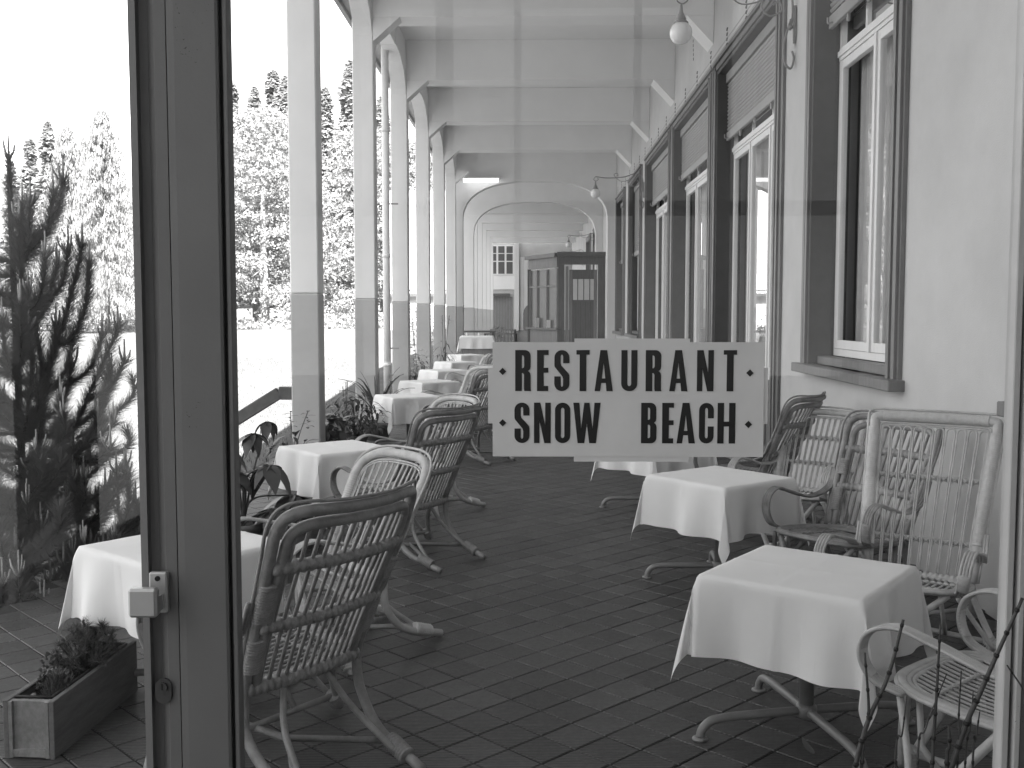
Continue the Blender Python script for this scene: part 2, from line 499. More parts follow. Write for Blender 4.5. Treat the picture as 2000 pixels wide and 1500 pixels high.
# columns with grey dado, cross bracket and curved haunches
def make_column(yc, k):
    c = empty('column', (XL-COLW/2, yc+COLD/2, 0))
    x0, x1, y0, y1 = -COLW/2, COLW/2, -COLD/2, COLD/2
    MB().box(x0, x1, y0, y1, -.45, 1.80, .012).build('dado', M['dado'], c)
    MB().box(x0+.001, x1-.001, y0+.001, y1-.001, 1.802, 6.3, .012).build('shaft', M['plaster'], c)
    MB().prism([(x1-.001, 5.28), (x1-.001, ZB-.002), (x1+.36, ZB-.002)], 'y', y0+.006, y1-.006).build('bracket', M['plaster'], c)
    q = MB()
    for sgn in (-1, 1):
        prof = []
        for i in range(9):
            a = i/8*math.pi/2
            prof.append((sgn*(y1-.002 + 1.15*(1-math.cos(a))), 5.36 + .52*math.sin(a)))
        prof = prof + [(sgn*(y1+1.25), 5.88), (sgn*(y1+1.25), 6.3), (sgn*(y1-.002), 6.3)]
        q.prism(prof if sgn > 0 else prof[::-1], 'x', x0+.02, x1-.02)
    q.build('haunch', M['plaster'], c)
    return c
col_names = {0: 'column hidden behind the grey door post', 1: 'wide first column beside the sloping wooden handrail', 2: 'second column, the white downpipe just beyond it',
             3: 'third column, just beyond the white downpipe', 4: 'fourth column along the open side, beside the laid tables', 5: 'fifth column along the open side', 6: 'narrow last column before the round arch'}
for k, yc in enumerate(COLY):
    if yc < -1: 
        if yc > -6.5: pass
    i = round((yc-10.34)/PITCH)
    lab = {-5: 'pale square column far behind the glass door', -4: 'pale square column behind the glass door', -3: 'pale square column nearest behind the viewer', -2: 'pale square column level with the pane', -1: 'pale square column hidden by the grey door post',
           0: 'widest white and grey column, beside the sloping wooden handrail', 1: 'second visible column, left of the white downpipe', 2: 'third visible column, just right of the white downpipe',
           3: 'fourth visible column, just behind the flowering pot plant', 4: 'fifth visible column along the open side', 5: 'narrow last column in front of the round arch'}[i]
    if i < 0: continue
    tag(make_column(yc, k), lab, 'column', 'columns along the open side of the gallery')
for yc in (6.56, 2.78, -1.0, -4.8):
    c = make_column(yc, 0)
    tag(c, {6.56: 'square column mostly hidden by the grey door post', 2.78: 'column beside the glass door', -1.0: 'column behind the viewer', -4.8: 'last column behind the viewer'}[yc], 'column', 'columns along the open side of the gallery')
lint = MB()
lint.box(XL-COLW+.03, XL-.03, -12.1, 29.85, 5.885, 6.295)
tag(lint.build('lintel', M['plaster']), 'pale lintel over the row of columns', kind='structure')

# round-arched cross walls
def arch_poly():
    pts = []
    xa, xb, zs, zt = -2.0, 2.20, 4.25, 5.42
    cx = (xa+xb)/2; hw = (xb-xa)/2
    for i in range(33):
        a = math.pi*(1 - i/32)
        ca, sa = math.cos(a), math.sin(a)
        n = 2.5
        pts.append((cx + hw*math.copysign(abs(ca)**(2/n), ca), zs + (zt-zs)*abs(sa)**(2/n)))
    return [(xa, -.012)] + pts + [(xb, -.012)]
ap = arch_poly()
def arch_wall(y0, y1, zcut=ZC-.003, split=1.80):
    q = MB(); n = len(ap)
    xo0, xo1 = XL-.28, XR-.004
    up = [(xo0, -.012)] + [(xo0 + (xo1-xo0)*i/(n-3), zcut) for i in range(n-2)] + [(xo1, -.012)]
    vs = []
    for yv in (y0, y1):
        vs += [(p[0], yv, p[1]) for p in ap] + [(p[0], yv, p[1]) for p in up]
    fs = []
    m = 2*n
    for i in range(n-1):
        fs.append((i, i+1, n+i+1, n+i)); fs.append((m+i, m+n+i, m+n+i+1, m+i+1))
        fs.append((i, m+i, m+i+1, i+1)); fs.append((n+i, n+i+1, m+n+i+1, m+n+i))
    q.add(vs, fs)
    o = q.build('arch_wall', M['plaster'])
    d = MB()
    d.box(xo0-.002, -2.0+.004, y0-.004, y1+.004, -.012, 1.8)
    d.build('dado', M['dado'], o)
    return o
tag(arch_wall(29.9, 30.32), 'nearer round-arched cross wall of the gallery', kind='structure')
tag(arch_wall(35.5, 35.9), 'farther round-arched cross wall of the gallery', kind='structure')

# gallery beyond the arches
far_cols = [36.9+4.15*k for k in range(6)]
for k, yc in enumerate(far_cols):
    c = empty('column', (XL-COLW/2, yc, 0))
    MB().box(-COLW/2, COLW/2, -.13, .13, -.4, 1.8).build('dado', M['dado'], c)
    MB().box(-COLW/2+.001, COLW/2-.001, -.129, .129, 1.802, 6.27).build('shaft', M['plaster'], c)
    tag(c, 'thin column seen through the round arches, number %s from the arch' % ['first','second','third','fourth','fifth','sixth'][k] if False else
        ['thin column right behind the farther arch', 'thin column second behind the farther arch', 'thin column third behind the farther arch', 'thin column fourth behind the farther arch', 'thin column fifth behind the farther arch', 'last thin column before the far cladding'][k], 'column', 'columns beyond the arches')
    MB().box(XL, XR-.003, yc-.13, yc+.3, ZB-.05, ZC-.002).build('beam', M['ceil'], ceil)

# ------------------------------------------------------------------ windows and french doors in the house wall
def make_opening(y0, y1, z0, kind, shut_z, nleaf, cw=.20, detail=True, lastopen=True):
    root = empty('window' if kind == 'window' else 'french_door', (XR, (y0+y1)/2, z0))
    def L(mb, name, m, parent=root):
        mb.v = [(p[0]-XR, p[1]-(y0+y1)/2, p[2]-z0) for p in mb.v]
        return mb.build(name, m, parent)
    # casing with two steps of moulding, standing proud of the wall
    c = MB()
    for (a, b) in ((y0-cw, y0), (y1, y1+cw)):
        s = 1 if a < y0-.01 else -1
        e = b if s > 0 else a          # inner edge
        c.box(XR-.03, XR-.002, min(e, e-s*cw), max(e, e-s*cw), z0+.002, TOPZ+.16)
        c.box(XR-.055, XR-.0305, min(e-s*.02, e-s*.075), max(e-s*.02, e-s*.075), z0+.003, TOPZ+.03)
        c.box(XR-.05, XR-.0305, min(e-s*.11, e-s*.17), max(e-s*.11, e-s*.17), z0+.003, TOPZ+.10)
    c.box(XR-.03, XR-.002, y0+.001, y1-.001, TOPZ, TOPZ+.158)
    c.box(XR-.055, XR-.0305, y0+.001, y1-.001, TOPZ+.02, TOPZ+.075)
    c.box(XR-.06, XR-.031, y0-cw, y1+cw, TOPZ+.12, TOPZ+.165)
    L(c, 'casing', M['casing'])
    rv = MB(); t = .02; XD = XR+.19
    rv.box(XR-.0285, XD+.1, y0-.0, y0+t, z0+.002, TOPZ-.002); rv.box(XR-.0285, XD+.1, y1-t, y1, z0+.002, TOPZ-.002)
    rv.box(XR-.0285, XD+.1, y0+t, y1-t, TOPZ-t-.002, TOPZ-.002)
    L(rv, 'reveal', M['reveal'])
    if kind == 'window':
        s = MB(); s.box(XR-.11, XR+.16, y0-cw-.05, y1+cw+.05, z0-.075, z0, .006); s.box(XR+.05, XD-.02, y0+t, y1-t, z0+.001, z0+.07, .004)
        L(s, 'sill', M['casing'])
        zb = z0+.075
    else:
        s = MB().box(XD+.002, XD+.05, y0+t, y1-t, .0, .86)
        for k in range(nleaf):
            a = y0+t+(y1-y0-2*t)*k/nleaf; b = y0+t+(y1-y0-2*t)*(k+1)/nleaf
            s.box(XD-.012, XD+.0015, a+.09, b-.09, .12, .78, .008)
        L(s, 'lower_panel', M['casing']); zb = .862
    # white frame and sashes
    f = MB(); F = .055
    f.box(XD, XD+.06, y0+t, y0+t+F, zb, TOPZ-t-.003); f.box(XD, XD+.06, y1-t-F, y1-t, zb, TOPZ-t-.003)
    f.box(XD, XD+.06, y0+t+F, y1-t-F, zb, zb+.06); f.box(XD, XD+.06, y0+t+F, y1-t-F, TOPZ-t-.07, TOPZ-t-.003)
    ztr = 3.74 if kind == 'window' else 3.66
    f.box(XD-.02, XD+.059, y0+t+F, y1-t-F, ztr, ztr+.10); f.box(XD-.035, XD-.0205, y0+t+F, y1-t-F, ztr+.03, ztr+.075)
    nt_ = 3
    for k in range(1, nt_):
        ym = y0+t+F + (y1-y0-2*t-2*F)*k/nt_
        f.box(XD+.005, XD+.055, ym-.022, ym+.022, ztr+.1005, TOPZ-t-.0705)
    L(f, 'frame', M['white_wood'])
    ya, yb = y0+t+F, y1-t-F
    for k in range(nleaf):
        a = ya+(yb-ya)*k/nleaf+.003; b = ya+(yb-ya)*(k+1)/nleaf-.003
        sh = MB(); S = .075
        sh.box(XD-.012, XD+.04, a, a+S, zb+.062, ztr-.002, .004); sh.box(XD-.012, XD+.04, b-S, b, zb+.062, ztr-.002, .004)
        sh.box(XD-.011, XD+.039, a+S, b-S, zb+.062, zb+.062+S, .004); sh.box(XD-.011, XD+.039, a+S, b-S, ztr-S-.002, ztr-.002, .004)
        if k: sh.box(XD-.028, XD-.0125, a-.028, a+.022, zb+.065, ztr-.01)
        so = L(sh, 'sash', M['white_wood'])
        L(MB().sheet(XD+.012, XD+.012, a+S, b-S, zb+.062+S, ztr-S-.002), 'pane', M['pane'], so)
    L(MB().sheet(XD+.022, XD+.022, ya, yb, ztr+.101, TOPZ-t-.071), 'pane', M['pane'])
    # curtains inside
    cu = MB(); n = 14
    n = 46
    for (a, b) in ((ya+.02, (ya+yb)/2-.03), ((ya+yb)/2+.03, yb-.02)):
        vs = []
        for i in range(n+1):
            yy = a+(b-a)*i/n; xx = XD+.16+.03*math.sin(i*.9+.6*math.sin(i*.37))
            vs += [(xx, yy, zb), (xx, yy, ztr+.5)]
        cu.add(vs, [(2*i, 2*i+1, 2*i+3, 2*i+2) for i in range(n)], True)
    L(cu, 'curtain', M['curtain'])
    # roller shutter: every slat a piece
    if shut_z:
        bx = L(MB().box(XR+.075, XR+.15, y0+t+.002, y1-t-.002, TOPZ-t-.12, TOPZ-t-.004), 'shutter', M['shutter'])
        pitch = .047; z = TOPZ-t-.125
        me = None
        while z-pitch > shut_z+.11:
            if me is None:
                q = MB(); hw = (y1-y0)/2-t-.004
                q.prism([(0, 0), (-.012, -.012), (-.014, -.026), (-.003, -.042), (.004, -.042), (.006, -.004)], 'y', -hw, hw)
                me = q.mesh('slat'); me.materials.append(M['shutter'])
            link('slat', me, bx, (.11, 0, z-z0)); z -= pitch
        bar = MB().box(XR+.088, XR+.128, y0+t+.004, y1-t-.004, shut_z, shut_z+.11, .005)
        bar.tube(spline([(XR+.088, y1-t-.12, shut_z+.03), (XR+.05, y1-t-.12, shut_z+.02), (XR+.045, y1-t-.12, shut_z+.07)], 4), .008, 6)
        for kk in range(1, 4): bar.box(XR+.10, XR+.12, y0+(y1-y0)*kk/4-.02, y0+(y1-y0)*kk/4+.02, shut_z-.06, shut_z-.001)
        L(bar, 'bottom_bar', M['shutter'], bx)
    return root
labs = ['nearest window, only its dark sill end showing beside the right door jamb', 'white framed window with a dark sill above the rattan chairs',
        'nearest tall french door with a half lowered roller shutter', 'middle french door with a half lowered roller shutter', 'farthest french door with a half lowered roller shutter',
        'dark cased window just beyond the french doors', 'dark cased window next to the round arch', 'far window beyond the arches', 'farthest window beyond the arches']
for k, (y0, y1, z0, kind) in enumerate(OPEN):
    o = make_opening(y0, y1, z0, kind, {1: 4.02, 2: 3.84, 3: 3.84, 4: 3.84, 5: 3.0, 6: 3.0}.get(k), 3 if kind == 'door' else 2, cw=.2 if k < 2 else .26)
    tag(o, labs[k], 'window' if kind == 'window' else 'french door', 'windows in the house wall' if kind == 'window' else 'french doors in the house wall')

# ------------------------------------------------------------------ downpipe and handrail
dp = empty('downpipe', (-2.40, 17.0, 0))
MB().lathe([(.062, -.4), (.062, 2.6), (.062, 6.3)], n=18).build('pipe', M['pipe'], dp)
for z in (.75, 2.55, 4.6): MB().lathe([(.062, z-.03), (.071, z-.028), (.071, z+.028), (.062, z+.03)], n=18).build('pipe_collar', M['pipe'], dp)
for z in (1.02, 3.4): MB().box(-.03, .2, -.012, .012, z-.012, z+.012).build('pipe_clip', M['iron'], dp)
tag(dp, 'white round downpipe between two columns', 'downpipe')
hr = empty('handrail', (-2.45, 10.47, .78))
q = MB(); q.obox((.012, 0, .0), (-.15, 0, 0), .055, .135, ch=.01); q.obox((-.142, 0, .006), (-1.7, 0, -.96), .055, .125, ch=.01)
q.build('rail', M['rail'], hr)
q = MB()
for xx, zz in ((-.75, -.36), (-1.55, -.86)): q.box(xx-.03, xx+.03, -.03, .03, -1.9, zz-.05)
q.build('baluster', M['rail'], hr)
tag(hr, 'sloping wooden handrail running down from the widest column', 'handrail')

# ------------------------------------------------------------------ wall lamps
def make_lamp():
    r = empty('wall_lamp', (0, 0, 0))
    # wall plate and scrolled arm; local: wall at x=0, arm reaches to -x, globe centre at (-1.06, 0, 0)
    q = MB()
    q.tube(spline([(-1.06, 0, .36), (-.8, 0, .33), (-.45, 0, .35), (-.2, 0, .42), (-.06, 0, .36), (-.03, 0, .2), (-.05, 0, .02)], 8), [.011]*49, 8)
    q.build('arm', M['iron'], r)
    q = SB()
    q.tube(spline([(-.62, 0, .335), (-.66, 0, .40), (-.60, 0, .43), (-.57, 0, .385), (-.605, 0, .375)], 6), .007, 6)
    q.tube(spline([(-.62, 0, .335), (-.5, 0, .26), (-.33, 0, .29), (-.2, 0, .40)], 6), .007, 6)
    q.tube(spline([(-.2, 0, .42), (-.32, 0, .25), (-.24, 0, .15), (-.13, 0, .2), (-.16, 0, .28), (-.21, 0, .25)], 6), .009, 6)
    q.tube(spline([(-.045, 0, .12), (-.10, 0, -.08), (-.10, 0, -.26), (-.04, 0, -.33), (0.0-.012, 0, -.24), (-.03, 0, -.17)], 6), [.011]*31, 6)
    q.tube(spline([(-1.06, 0, .36), (-1.10, 0, .30), (-1.05, 0, .265), (-1.0, 0, .30), (-1.02, 0, .335)], 6), .007, 6)
    for t_ in q.parts: t_.build('scroll', M['iron'], r)
    q = MB()
    q.add([(-.012,-.035,.22),(-.012,.035,.22),(-.004,.05,.0),(-.004,-.05,.0),(-.006,0,-.16)], [(0,1,2,3),(3,2,4)])
    q.tube([(-.012,0,.24),(-.012,0,-.10)], [.02,.012], 8); q.lathe([(.018,-.0),(.026,.01),(.026,.025),(.018,.035)], (-.05,0,.03), 10)
    q.build('wall_plate', M['iron'], r)
    q = MB()
    q.lathe([(.004, .265), (.012, .25), (.02, .19), (.045, .135), (.05, .125), (.04, .118), (.066, .10), (.07, .088), (.05, .085)], (-1.06, 0, 0), 18)
    q.build('gallery_cap', M['iron'], r)
    q = MB(); prof = [(.105*math.sin(math.pi*(i+.3)/14.6), -.105*math.cos(math.pi*(i+.3)/14.6)) for i in range(15)]
    q.lathe(prof, (-1.06, 0, 0), 24).build('globe', M['globe'], r)
    return r
lp = make_lamp(); lp.location = (XR-.004, 9.75, 4.2)
tag(lp, 'nearest wall lamp, opal globe hanging from a scrolled iron arm', 'wall lamp', 'globe lamps on the house wall')
for yy, zz, lab in ((22.5, 4.2, 'middle wall lamp, its globe hanging in front of the round arch'), (38.6, 4.16, 'far wall lamp seen through the arch above the wooden kiosk'), (47.5, 4.1, 'farthest small wall lamp, just over the kiosk roof')):
    c = copy_tree(lp); c.location = (XR-.004, yy, zz); c['label'] = lab
fx = empty('fluorescent_lamp', (-1.45, 29.62, 5.41))
MB().box(-.53, .53, -.06, .27, .03, .075, .01).build('lamp_housing', M['tube'], fx)
lt = bpy.data.materials.new('lit_tube'); lt.use_nodes = True
lt.node_tree.nodes["Principled BSDF"].inputs["Emission Color"].default_value = (1,1,1,1)
lt.node_tree.nodes["Principled BSDF"].inputs["Emission Strength"].default_value = .35
MB().prism([(-.05,.029),(-.07,-.02),(-.02,-.06),(.06,-.06),(.1,-.02),(.1,.029)], 'x', -.5, .5).build('diffuser', lt, fx)
tag(fx, 'bright white fluorescent lamp over the left haunch of the arch', 'lamp')

# ------------------------------------------------------------------ tables and cloths
def make_table(h=.62, s=.60):
    r = empty('pedestal_table')
    MB().box(-s/2, s/2, -s/2, s/2, h-.025, h-.002, .006).build('tabletop', M['steel'], r)
    q = MB().lathe([(.027, .092), (.027, h-.05), (.06, h-.026)], n=16); q.lathe([(.034, .058), (.040, .062), (.040, .10), (.032, .11)], n=16)
    q.build('column', M['steel'], r)
    for k in range(4):
        a = math.pi/4 + k*math.pi/2 + .05
        ca, sa = math.cos(a), math.sin(a)
        pts = spline([(ca*d, sa*d, z) for d, z in ((.02,.084),(.17,.083),(.31,.08),(.385,.07),(.42,.04),(.428,.012))], 5)
        q = MB().tube(pts, .0168, 10); q.lathe([(.026,.0),(.03,.002),(.03,.008),(.022,.012)], (ca*.428, sa*.428, 0), 12)
        q.build('leg', M['steel'], r)
    return r
def cloth_mesh(seed, a=.308, over=.302, n=64, zt=.63, wob=1.0):
    rr = random.Random(seed); ph = [rr.random()*6.28 for _ in range(8)]
    c = a+over
    corner_tw = [rr.uniform(-.55, .55)*wob for _ in range(4)]
    edge_len = [rr.uniform(-.05, .04) for _ in range(4)]
    vs = []; idx = {}
    def P(u, v):
        ax, ay = abs(u), abs(v); sx = 1 if u >= 0 else -1; sy = 1 if v >= 0 else -1
        dx, dy = max(0, ax-a), max(0, ay-a)
        crease = .0022*math.exp(-(u/.008)**2) + .0018*math.exp(-(v/.008)**2)
        if dx == 0 and dy == 0:
            # rounded edge
            e = max(ax, ay); z = zt + crease + .0008*noise.noise(Vector((u*9, v*9, seed)))
            if e > a-.012: z -= .004*((e-(a-.012))/.012)**2
            return (u, v, z)
        r = math.hypot(dx, dy)
        if dx > 0 and dy > 0:
            th = math.atan2(dy, dx)
            q = (0 if sx > 0 else 1) + (0 if sy > 0 else 2)
            k = math.sin(2*th)
            tw = corner_tw[q]
            ang = th + tw*r*1.6*k
            # hanging corner: sides come together into a cone fold along the diagonal
            out = .012*min(1, r/.05) + r*(.06 + .17*k**2)
            fold = .055*math.sin(4*th)*min(1, r/.15)*(r/.3)
            ox = math.cos(ang)*out - math.sin(ang)*fold; oy = math.sin(ang)*out + math.cos(ang)*fold
            drop = math.sqrt(max(r*r-(r*(.06+.17*k**2))**2, 0))
            x = sx*(a+ox*.9); y = sy*(a+oy*.9)
            return (x, y, zt-.004-drop)
        if dx > 0: s, d, along, e = sx, dx, v, (0 if sx > 0 else 1)
        else: s, d, along, e = sy, dy, u, (2 if sy > 0 else 3)
        t = along/a
        wave = math.sin(along*13+ph[e])*.35 + math.sin(along*23+ph[e+4])*.25
        out = .005*min(1, d/.010) + .055*d + wave*.085*d*(1-t*t*.5)/.3*wob + .012*min(1,d/.05)*abs(t)**8
        crease2 = .004*math.exp(-(along/.006)**2)*min(1, d/.05)
        z = zt-.004-d*.985*(1+edge_len[e]*(1-abs(t)))
        if dx > 0: return (s*(a+out+crease2), along, z)
        return (along, s*(a+out+crease2), z)
    m = MB()
    # grid lines denser near the edge
    g1 = [-c + 2*c*i/n for i in range(n+1)]
    for v in g1:
        for u in g1: m.v.append(P(u, v))
    for j in range(n):
        for i in range(n):
            m.f.append((j*(n+1)+i, j*(n+1)+i+1, (j+1)*(n+1)+i+1, (j+1)*(n+1)+i)); m.smooth.append(True)
    return m
table0 = make_table()
TAB = [  # x, y, rz deg, z scale, labels
    (-1.465, 4.25, -38, 'small pedestal table under the nearest left cloth, half behind the door post', 'nearest left white cloth, crossed by the grey door post'),
    (-1.42, 7.40, 40, 'pedestal table under the second left cloth, by the big palmate leaves', 'second left white cloth, behind the palmate leaves'),
    (-1.46, 12.1, 28, 'pedestal table under the third left cloth, beside the strap leaved pot plant', 'third left white cloth, beside the strap leaved pot plant'),
    (-1.47, 14.7, 38, 'pedestal table under the fourth left cloth, next to the downpipe', 'fourth left white cloth, in front of the downpipe foot'),
    (-1.50, 17.6, 36, 'pedestal table under the fifth left cloth, behind the flowering plant', 'fifth left white cloth, beside the small flowering plant'),
    (-1.52, 20.6, 38, 'pedestal table under the sixth left cloth', 'sixth left white cloth, just before the thin pot plant'),
    (-1.55, 24.2, 35, 'pedestal table under the farthest left cloth', 'farthest small left cloth, below the serving cabinet'),
    (1.055, 3.85, -36, 'pedestal table under the nearest right cloth, its four steel feet showing', 'nearest right white cloth with a long hanging front corner'),
    (1.13, 6.10, 38, 'pedestal table under the second right cloth', 'second right white cloth, pointed corner hanging toward the viewer'),
    (1.02, 8.35, 36, 'pedestal table under the cloth cut off by the sign', 'third right white cloth, top hidden by the sign'),
    (1.15, 11.2, 36, 'farthest right pedestal table behind the sign', 'farthest right cloth, only a white tip showing under the sign'),
]
cl_cache = {}
for k, (x, y, rz, lt_, lc) in enumerate(TAB):
    t = table0 if k == 0 else copy_tree(table0)
    t.location = (x, y, 0); t.rotation_euler.z = R(rz)
    tag(t, lt_, 'table', 'pedestal tables in two rows')
    seed = {0: 3, 1: 11, 7: 5, 8: 9}.get(k, 20 + k % 3)
    if seed not in cl_cache:
        cl_cache[seed] = cloth_mesh(seed, n=72).mesh('tablecloth'); cl_cache[seed].materials.append(M['cloth'])
    c = link('tablecloth', cl_cache[seed], None, (x, y, .0)); c.rotation_euler.z = R(rz)
    tag(c, lc, 'tablecloth', 'white tablecloths')

# ------------------------------------------------------------------ rattan chairs
def ringed(path, r0, amp, per=.0115):
    """tube path and radii that read as closely wound cane"""
    P = [Vector(p) for p in path]; out = []; rs = []
    L = 0
    for i in range(len(P)-1):
        n = max(1, int((P[i+1]-P[i]).length/(per/4)+.5))
        for k in range(n): out.append(P[i].lerp(P[i+1], k/n))
    out.append(P[-1])
    for i in range(len(out)): rs.append(r0 + amp*(-1.6, .5, 1.0, .5)[i % 4])
    return out, rs
STY = {
 'bow':  dict(wb=.50, wt=.62, zt=.985, zb=.36, rec=.27, cup=.075, n=3.6, peak=.05, rim=.0200, nsl=13, rsl=.0075, pair=False, bars=(.36, .70), rbar=.0225, m='rattan_dark', mw='wrap_dark', seat='across'),
 'round':dict(wb=.49, wt=.60, zt=.89, zb=.36, rec=.26, cup=.05, n=3.4, peak=0., rim=.024, nsl=12, rsl=.0042, pair=True, bars=(.34, .66), rbar=.011, m='rattan_pale', mw='wrap_pale', seat='along'),
 'square':dict(wb=.52, wt=.62, zt=1.045, zb=.27, rec=.32, cup=.02, n=12., peak=0., rim=.026, nsl=10, rsl=.0045, pair=True, bars=(.22, .61), rbar=.013, m='rattan_pale', mw='wrap_pale', seat='along'),
}
def make_chair(style):
    p = STY[style]; m = M[p['m']]; mw = M[p['mw']]
    root = empty('rattan_chair')
    yb = -.24
    def BP(s, t, off=0.0):
        wd = (p['wb'] + (p['wt']-p['wb'])*t)/2
        x = s*wd
        y = yb - p['rec']*t**1.1 - p['cup']*(1-s*s)*(.35+.65*t) - off
        z = p['zb'] + (p['zt']-p['zb'])*t + p['peak']*abs(s)**3*max(0, (t-.75)/.25)
        return Vector((x, y, z))
    tc = {'bow': .76, 'round': .70, 'square': .90}[style]
    n_ = p['n']
    def rim_path(shrink, t0=0.0, N=15):
        pts = []
        k = 1-shrink*2/p['wt']; top = 1-shrink/(p['zt']-p['zb'])*1.05
        for i in range(10): pts.append(BP(-k, t0+(tc-t0)*i/10))
        for i in range(2*N+1):
            a = math.pi*i/(2*N)
            ca, sa = math.cos(math.pi-a), math.sin(a)
            s = math.copysign(abs(ca)**(2/n_), ca)*k; t = tc + (top-tc)*abs(sa)**(2/n_)
            pts.append(BP(s, t))
        for i in range(10): pts.append(BP(k, tc-(tc-t0)*(i+1)/10))
        return pts
    def t_at(s, shrink):
        k = 1-shrink*2/p['wt']; top = 1-shrink/(p['zt']-p['zb'])*1.05
        q = min(1, abs(s)/k)
        return tc + (top-tc)*(1-q**n_)**(1/n_)
    fr = MB()
    fr.tube(rim_path(0), p['rim'], 10)
    if style == 'bow':
        fr.tube(rim_path(.041), .019, 10)
        fr.tube([v + Vector((0, .004, 0)) for v in rim_path(-.025)], .0065, 6)
    else:
        fr.tube(rim_path(-p['rim']-.008), .0065, 6); fr.tube(rim_path(p['rim']+.006), .005, 6); fr.tube(rim_path(p['rim']+.016), .005, 6)
    fr.build('back_frame', m, root)
    inner = .056 if style == 'bow' else p['rim']+.018
    # bindings on the posts
    if style != 'bow': wr = [(-1, .22, .92), (1, .22, .92)]
    else: wr = [(-1, .10, .30), (-1, .40, .62), (1, .14, .34), (1, .46, .60)]
    for (s, a, b) in wr:
        pth = [BP(s*(1-(.041/p['wt'] if style == 'bow' else 0)), min(a+(b-a)*i/8, tc+.06)) for i in range(9)]
        pp, rs = ringed(pth, p['rim']*(1.95 if style == 'bow' else 1.16), .0022 if style == 'bow' else .0008)
        MB().tube(pp, rs, 10, flat=.62 if style == 'bow' else 1.0, upv=(0, 1, 0)).build('post_binding', mw, root)
    if style == 'square':
        pp, rs = ringed([BP(-.86+1.72*i/10, 1.0) for i in range(11)], .030, .0008); MB().tube(pp, rs, 10).build('rail_binding', mw, root)
    # back sticks, one piece each
    ns = p['nsl']
    for i in range(ns):
        s = -.80 + 1.60*i/(ns-1)
        te = t_at(s, inner) + .01
        q = MB()
        if not p['pair']:
            q.tube([BP(s, te*k/9, .004) for k in range(10)], p['rsl'], 6)
        else:
            ds = .021 if style == 'round' else .045
            if style == 'square':
                hs = .40*1.60/(ns-1); tt = te-.045
                pts = [BP(s-hs, tt*k/8, 0) for k in range(9)]
                pts += [BP(s-hs*math.cos(math.pi*k/8), tt+.030*math.sin(math.pi*k/8), 0) for k in range(1, 8)]
                pts += [BP(s+hs, tt*(8-k)/8, 0) for k in range(9)]
                # hairpins, neighbours touching
                q.tube(pts, p['rsl'], 6)
            else:
                for sg in (-1, 1): q.tube([BP(s+sg*ds, te*k/9, .003*sg) for k in range(10)], p['rsl'], 6)
        q.build('back_stick', m, root)
    # cross bars
    for tb in p['bars']:
        pth = [BP(-.97+1.94*k/16, tb, .018 if style != 'bow' else .006) for k in range(17)]
        q = MB()
        if style == 'bow':
            pp, rs = ringed(pth, p['rbar'], .0024, .028); q.tube(pp, rs, 8)
        else:
            q.tube(pth, p['rbar'], 8)
            for i in range(ns):
                s = -.80+1.6*i/(ns-1); c = BP(s, tb, .006)
                for sg in (-1, 1): q.tube([c+Vector((-.016*sg, .0, -.017)), c+Vector((0, .012, 0)), c+Vector((.016*sg, .0, .017))], .0028, 5)
        q.build('cross_bar', mw if style == 'bow' else m, root)
    # seat
    hw, yf, zf = .285, .27, (.40 if style != 'square' else .33)
    def seat_pt(a, k=1.0):
        ca, sa = math.cos(a), math.sin(a)
        x = hw*math.copysign(abs(ca)**.55, ca)*k; y = math.copysign(abs(sa)**.72, sa)*(.26 if sa > 0 else .255)*k + .01
        z = p['zb'] + (zf-p['zb'])*(y+.25)/.52 - .004
        return Vector((x, y, z))
    q = MB()
    for kk, (k, r) in enumerate(((1.0, .016), (.93, .011), (.87, .008), (1.05, .009))):
        q.tube([seat_pt(2*math.pi*i/40, k) for i in range(40)], r, 8, closed=True)
    q.build('seat_rim', m, root)
    pp, rs = ringed([Vector((-p['wb']/2+p['wb']*i/10, yb-p['cup']*.35*(1-(i/5-1)**2), p['zb']-.005)) for i in range(11)], .026, .003, .026)
    MB().tube(pp, rs, 8).build('seat_rear_bar', mw, root)
    nsl = 15
    for i in range(nsl):
        f = -.84+1.68*i/(nsl-1); q = MB()
        if p['seat'] == 'across':
            y = .01+.25*f; half = hw*.9*(1-abs(f)**4*.25)
            q.tube([(x*half, y, p['zb']+(zf-p['zb'])*(y+.25)/.52-.022*(1-x*x)) for x in (-1,-.5,0,.5,1)], .0068, 6, flat=.6)
        else:
            x = hw*.9*f; half = .225*(1-abs(f)**4*.3)
            q.tube([(x, .01+half*t, p['zb']+(zf-p['zb'])*(.26+half*t)/.52-.02*(1-t*t)) for t in (-1,-.5,0,.5,1)], .0068, 6, flat=.6)
        q.build('seat_slat', m, root)
    q = MB()
    for f in (-.5, .5):
        if p['seat'] == 'across': pts = [(hw*f, .01+.23*t, p['zb']+(zf-p['zb'])*(.26+.23*t)/.52-.012) for t in (-1,-.6,-.2,.2,.6,1)]
        else: pts = [(hw*.86*t, .01+.25*f*.9, p['zb']+(zf-p['zb'])*(.26+.25*f*.9)/.52-.008) for t in (-1,-.6,-.2,.2,.6,1)]
        pp, rs = ringed(pts, .006, .003, .03); q.tube(pp, rs, 6)
    q.build('seat_lashing', mw, root)
